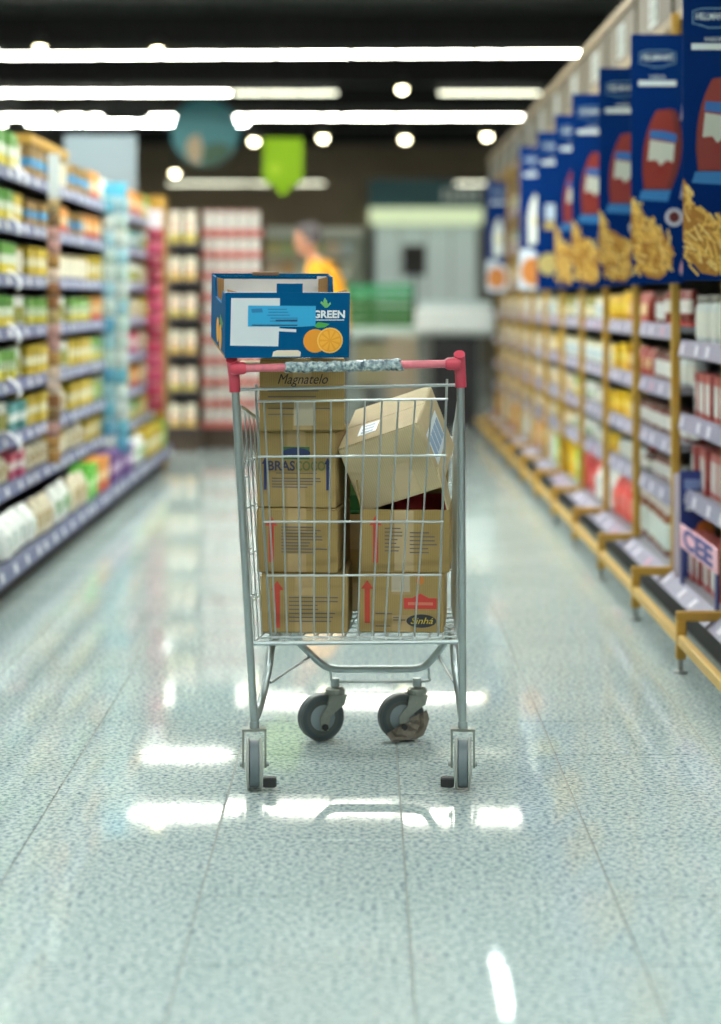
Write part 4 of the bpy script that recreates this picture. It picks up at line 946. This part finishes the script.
# right column
X, W = bx_at(359.5, 444.5); hE = .140
E_ = carton('shipping_carton', 'brown carton with red badge and oval emblem, bottom right in the trolley', X + .008, BYC + .006 + D/2, FLZ + .001, W, D, hE, -4, tan)
arrow('arrow_print', E_, -W/2 + .02, .022, .125, D/2, red)
MB().poly([(u, -D/2 - .0007, v) for u, v in ((.006, .057), (.085, .057), (.085, .083), (.066, .083), (.046, .094), (.026, .083), (.006, .083))]).build('badge_print', mat((196, 60, 50), .6), E_)
MB().box(.016, .076, -D/2 - .001, -D/2 - .0007, .066, .073).build('badge_text', mat((206, 120, 96), .6), E_)
MB().poly([(.048 + .036 * math.cos(a), -D/2 - .0007, .028 + .016 * math.sin(a)) for a in [2 * PI * i / 24 for i in range(24)]]).build('oval_print', mat((44, 50, 60), .6), E_)
text('oval_text', 'Sinhá', .022, mat((206, 180, 60), .6), E_, (.048, -D/2 - .0012, .028), shear=.3, fit=.055)
MB().lathe([(.010, -.0007), (.010, 0)], 14, axis='y', c=(.045, -D/2, .125)).build('sun_print', mat((196, 120, 50), .6), E_)
lines(E_, -W/2 + .04, .045, D/2, .06, 2, .03, seed=4); lines(E_, -.02, .036, D/2, .03, 2, .006, seed=8)
MB().box(-.024, .02, -D/2 - .0006, -D/2, .098, hE + .002).build('paper_label', mat((182, 170, 148), .4), E_)
# open carton F
X, W = bx_at(359.5, 449); zF = FLZ + hE + .006; hF = .150; w2, d2 = W / 2, D / 2
F_ = thing('shipping_carton', 'open brown carton with red arrow and raised flap, right side of trolley', 'cardboard box', (X + .010, BYC + .006 + D/2, zF), R(-4))
m = MB(); m.box(-w2, w2, -d2, d2, 0, .004); m.box(-w2, w2, -d2, -d2 + .004, .004, hF); m.box(-w2, w2, d2 - .004, d2, .004, hF); m.box(-w2, -w2 + .004, -d2 + .004, d2 - .004, .004, hF); m.box(w2 - .004, w2, -d2 + .004, d2 - .004, .004, hF)
m.build('body', tan2, F_)
arrow('arrow_print', F_, -w2 + .038, .022, .135, d2, red); lines(F_, -w2 + .06, .105, d2, .05, 7, .009, seed=12); lines(F_, -w2 + .12, .095, d2, .07, 6, .0095, seed=13)
MB().box(-.024, .022, -d2 - .0006, -d2, .004, hF - .002).build('tape', mat((182, 160, 122), .15), F_)
f = MB().box(-.004, 0, -d2 + .005, d2 - .005, 0, .105).build('side_flap', pale, F_); f.location = (w2 - .002, 0, hF); f.rotation_euler = (0, R(-14), 0)
f = MB().box(0, .003, -d2 + .005, d2 - .005, 0, .07).build('side_flap', tan2, F_); f.location = (-w2, 0, hF); f.rotation_euler = (0, R(-8), 0)
f = MB().box(-w2 + .01, w2 - .01, 0, .003, 0, .09).build('back_flap', tan2, F_); f.location = (0, d2 - .004, hF); f.rotation_euler = (R(-25), 0, 0)
for i in range(2):
    place('bag', ((186, 40, 50), (206, 80, 84), (186, 40, 50)), .085, .06, .165, (X + .028 + i * .052 * 1.0 - .01, BYC + .13 + i * .075, zF + .005), R(10), 'red packet %s inside the open carton' % ('in front' if i == 0 else 'behind'), 'packet', 'red packets in the open carton', True)
# tilted carton G
Gt = thing('shipping_carton', 'pale beige carton lying tilted on top of the right stack', 'cardboard box')
e3 = Vector((.136, .955, .262)).normalized(); e1 = Vector((.93, 0, .37)); e1 = (e1 - e3 * e1.dot(e3)).normalized(); e2 = e3.cross(e1); e2 = e1.cross(e3) * 1.0
if e2.z < 0: e2 = -e2
gw, gh, gd = .208, .170, .30
YG = 4.855
c0 = Vector(at(363.3, 512.7, YG)); org = c0 + e1 * gw / 2 + e3 * gd / 2
Gt.matrix_world = Matrix(((e1.x, e3.x, e2.x, org.x), (e1.y, e3.y, e2.y, org.y), (e1.z, e3.z, e2.z, org.z), (0, 0, 0, 1)))
MB().cbox(-gw/2, gw/2, -gd/2, gd/2, 0, gh, .0025).build('body', pale, Gt)
MB().box(-gw/2 + .002, gw/2 - .002, -gd/2 + .002, -.001, gh, gh + .002).build('top_flap', pale, Gt); MB().box(-gw/2 + .002, gw/2 - .002, .001, gd/2 - .002, gh, gh + .002).build('top_flap', pale, Gt)
MB().box(-.004, .05, -gd/2 - .0006, -gd/2, .01, .09).build('tape', mat((206, 184, 146), .2), Gt)
MB().box(-.06, -.012, -.10, -.02, gh + .002, gh + .0028).build('paper_label', mat((222, 228, 230), .4), Gt)
for i in range(3): MB().box(-.052, -.02, -.09 + i * .024, -.078 + i * .024, gh + .0028, gh + .0033).build('label_line', mat((150, 176, 196), .4), Gt)
MB().box(gw/2, gw/2 + .0008, -.11, .08, .045, .125).build('side_label', mat((214, 222, 226), .4), Gt)
for i in range(4): MB().box(gw/2 + .0008, gw/2 + .0014, -.10 + i * .045, -.066 + i * .045, .06, .11).build('label_mark', mat((130, 160, 188), .4), Gt)
# green packet behind
place('bag', ((40, 120, 66), (90, 160, 100), (40, 120, 66)), .10, .10, .20, (-.03, 5.17, .60), 0, 'green bag deep in the trolley between the carton stacks', 'bag', 'green bag in trolley', True)
X2 = -.03
g2 = carton('shipping_carton', 'brown carton at the front of the trolley under the green bag', -.02, 5.195, FLZ + .001, .20, .13, .246, 0, tan2)

# ------------------------------------------------------------------ blue orange tray on the handle
TB = thing('fruit_box', 'open blue and white orange-fruit box lying on the trolley handle', 'fruit box')
tw, td, th = .292, .33, .152
TB.rotation_mode = 'XYZ'
Mx = Matrix.Rotation(R(10), 4, 'Z') @ Matrix.Rotation(R(6.5), 4, 'X')
fbl = Vector(at(224.8, 357.8, 4.640))
TB.matrix_world = Matrix.Translation(fbl) @ Mx @ Matrix.Translation((tw / 2, td / 2, 0))
blu = mat((0, 80, 126), .6, var=.05, scale=25, spec=.06); kraft = cardboard((176, 138, 92)); whi = mat((212, 214, 214), .55, var=.05, scale=20)
a, bq, tk = tw / 2, td / 2, .006
MB().box(-a, a, -bq, bq, 0, .006).build('bottom', kraft, TB)
fp = MB().box(-a, a, -bq - .0002, -bq + tk, -.0005, th).build('front_panel', blu, TB)
MB().box(-a + .006, a - .006, -bq + tk, -bq + tk + .001, .008, th - .002).build('inner_lining', kraft, fp)
bpn = MB().box(-a, a, bq - tk, bq, .006, th + .012).build('back_panel', blu, TB)
MB().box(-a + .004, a - .004, bq - tk - .001, bq - tk, .008, th + .006).build('inner_lining', whi, bpn)
MB().box(-a + .01, a - .03, bq - tk - .0016, bq - tk - .001, th - .001, th + .006).build('blue_edge', blu, bpn)
MB().box(-.045, .02, bq - tk - .003, bq + .001, th + .008, th + .0155).build('torn_edge', mat((120, 92, 66), .8), bpn)
for s in (-1, 1):
    pan = MB().prism([(s * a, -bq + tk, .006), (s * a, bq - tk, .006), (s * a, bq - tk, th + .010), (s * a, bq - .07, th + .010), (s * a, bq - .09, th - .035), (s * a, -bq + .09, th - .035), (s * a, -bq + .07, th - .004), (s * a, -bq + tk, th - .004)], (-s * tk, 0, 0))
    sp = pan.build('side_panel', blu, TB)
    MB().box(min(s * (a - tk - .001), s * (a - tk)), max(s * (a - tk - .001), s * (a - tk)), -bq + tk + .002, bq - tk - .002, .008, th - .04).build('inner_lining', kraft, sp)
    for yy in (-bq + .012, bq - .03):
        MB().prism([(s * (a - tk), yy, .01), (s * (a - tk - .022), yy + .004, .01), (s * (a - tk - .022), yy + .004, th), (s * (a - tk), yy, th + .006)], (0, .006, 0)).build('corner_support', kraft, sp)
    if s < 0:
        for (cy, cz) in ((-.06, .03), (.0, .04)):
            MB().lathe([(.03, -.0007), (.03, 0)], 18, axis='x', c=(-a, cy, cz + .005)).build('orange_print', mat((216, 150, 40), .5), sp)
        MB().prism([(-a - .0005, -.12, .075), (-a - .0005, -.06, .09), (-a - .0005, -.04, .07), (-a - .0005, -.10, .06)], (-.0004, 0, 0)).build('leaf_print', mat((50, 120, 60), .5), sp)
# prints on the front; u,v measured on the photo's front face
def fu(px, py): return ((px - 225.3) / 126.0 * tw - a, th - (py - 291.5) / 66.5 * th + .0)
def fpoly(name, pl, rgb, e=.0006, rough=.5):
    MB().poly([(fu(x, y)[0], -bq - e, max(.001, min(fu(x, y)[1], th + .03))) for x, y in pl]).build(name, mat(rgb, rough), fp)
def circ(cx, cy, r, n=24): return [(cx + r * math.cos(2 * PI * i / n), cy + r * math.sin(2 * PI * i / n)) for i in range(n)]
fpoly('white_patch', [(231, 297), (280, 297), (280, 328), (297, 329), (297, 332), (279.5, 331), (279, 346.5), (230.5, 345.5)], (206, 212, 216))
st = [(248, 304.5), (316.5, 305), (316.5, 325.5), (300, 326.5), (248, 326)]
fpoly('address_sticker', st, (40, 158, 206), .0012)
q = random.Random(4)
for i in range(5):
    yy = 308 + i * 3.0; x0 = 267 + q.uniform(0, 4); x1 = x0 + q.uniform(18, 30); fpoly('sticker_line', [(x0, yy), (x1, yy), (x1, yy + .9), (x0, yy + .9)], (30, 110, 160), .0016)
fpoly('sticker_line', [(276, 319), (298, 319), (298, 321), (276, 321)], (20, 60, 110), .0016)
fpoly('sticker_line', [(251, 308), (262, 307.5), (263, 311.5), (252, 312)], (30, 120, 170), .0016)
fpoly('sticker_line', [(252, 324), (298, 324.2), (298, 325.4), (252, 325.2)], (20, 50, 90), .0016)
x_, z_ = fu(330.5, 314); text('lettering', 'GREEN', .024, mat((222, 228, 230), .5), fp, (x_ - .001, -bq - .0009, z_), fit=.076, bold=.0009)
fpoly('underline', [(316, 319), (345.5, 319), (345.5, 320), (316, 320)], (200, 210, 216))
for pl in ([(326, 307), (325, 297), (329, 303)], [(326, 307), (321, 302), (322, 300), (327, 304)], [(326, 307), (331, 301), (332, 303), (328, 307)], [(325.5, 307), (324, 300), (325.5, 296.5), (328, 300), (327, 307)]):
    fpoly('leaf_logo', pl, (120, 190, 110), .0007)
fpoly('orange_print', circ(316.5, 341, 12.2), (226, 146, 30), .0007)
fpoly('orange_print', circ(331.5, 340.5, 13.2), (240, 186, 84), .0010); fpoly('orange_flesh', circ(331.5, 340.5, 11.8), (232, 156, 30), .0013)
for i in range(9):
    a1 = 2 * PI * i / 9; fpoly('orange_segment', [(331.5 + 1.5 * math.cos(a1), 340.5 + 1.5 * math.sin(a1)), (331.5 + 10.3 * math.cos(a1 - .24), 340.5 + 10.3 * math.sin(a1 - .24)), (331.5 + 10.6 * math.cos(a1), 340.5 + 10.6 * math.sin(a1)), (331.5 + 10.3 * math.cos(a1 + .24), 340.5 + 10.3 * math.sin(a1 + .24))], (242, 172, 50), .0016)
fpoly('leaf_print', [(315, 326), (319, 321.5), (331, 323.5), (326, 327), (319, 327.5)], (70, 160, 60), .0011)
fpoly('hand_slot', [(274, 352), (278, 350.5), (299, 350.5), (302, 352.5), (301.5, 357), (273, 357)], (216, 206, 184))
tb = MB().box(fu(276.8, 0)[0], fu(303, 0)[0], -bq + .001, -bq + .005, th, th + .021); tb.build('front_tab', blu, fp)
MB().box(-a, a, -bq + .002, -bq + tk - .001, th, th + .0008).build('raw_edge', whi, fp)
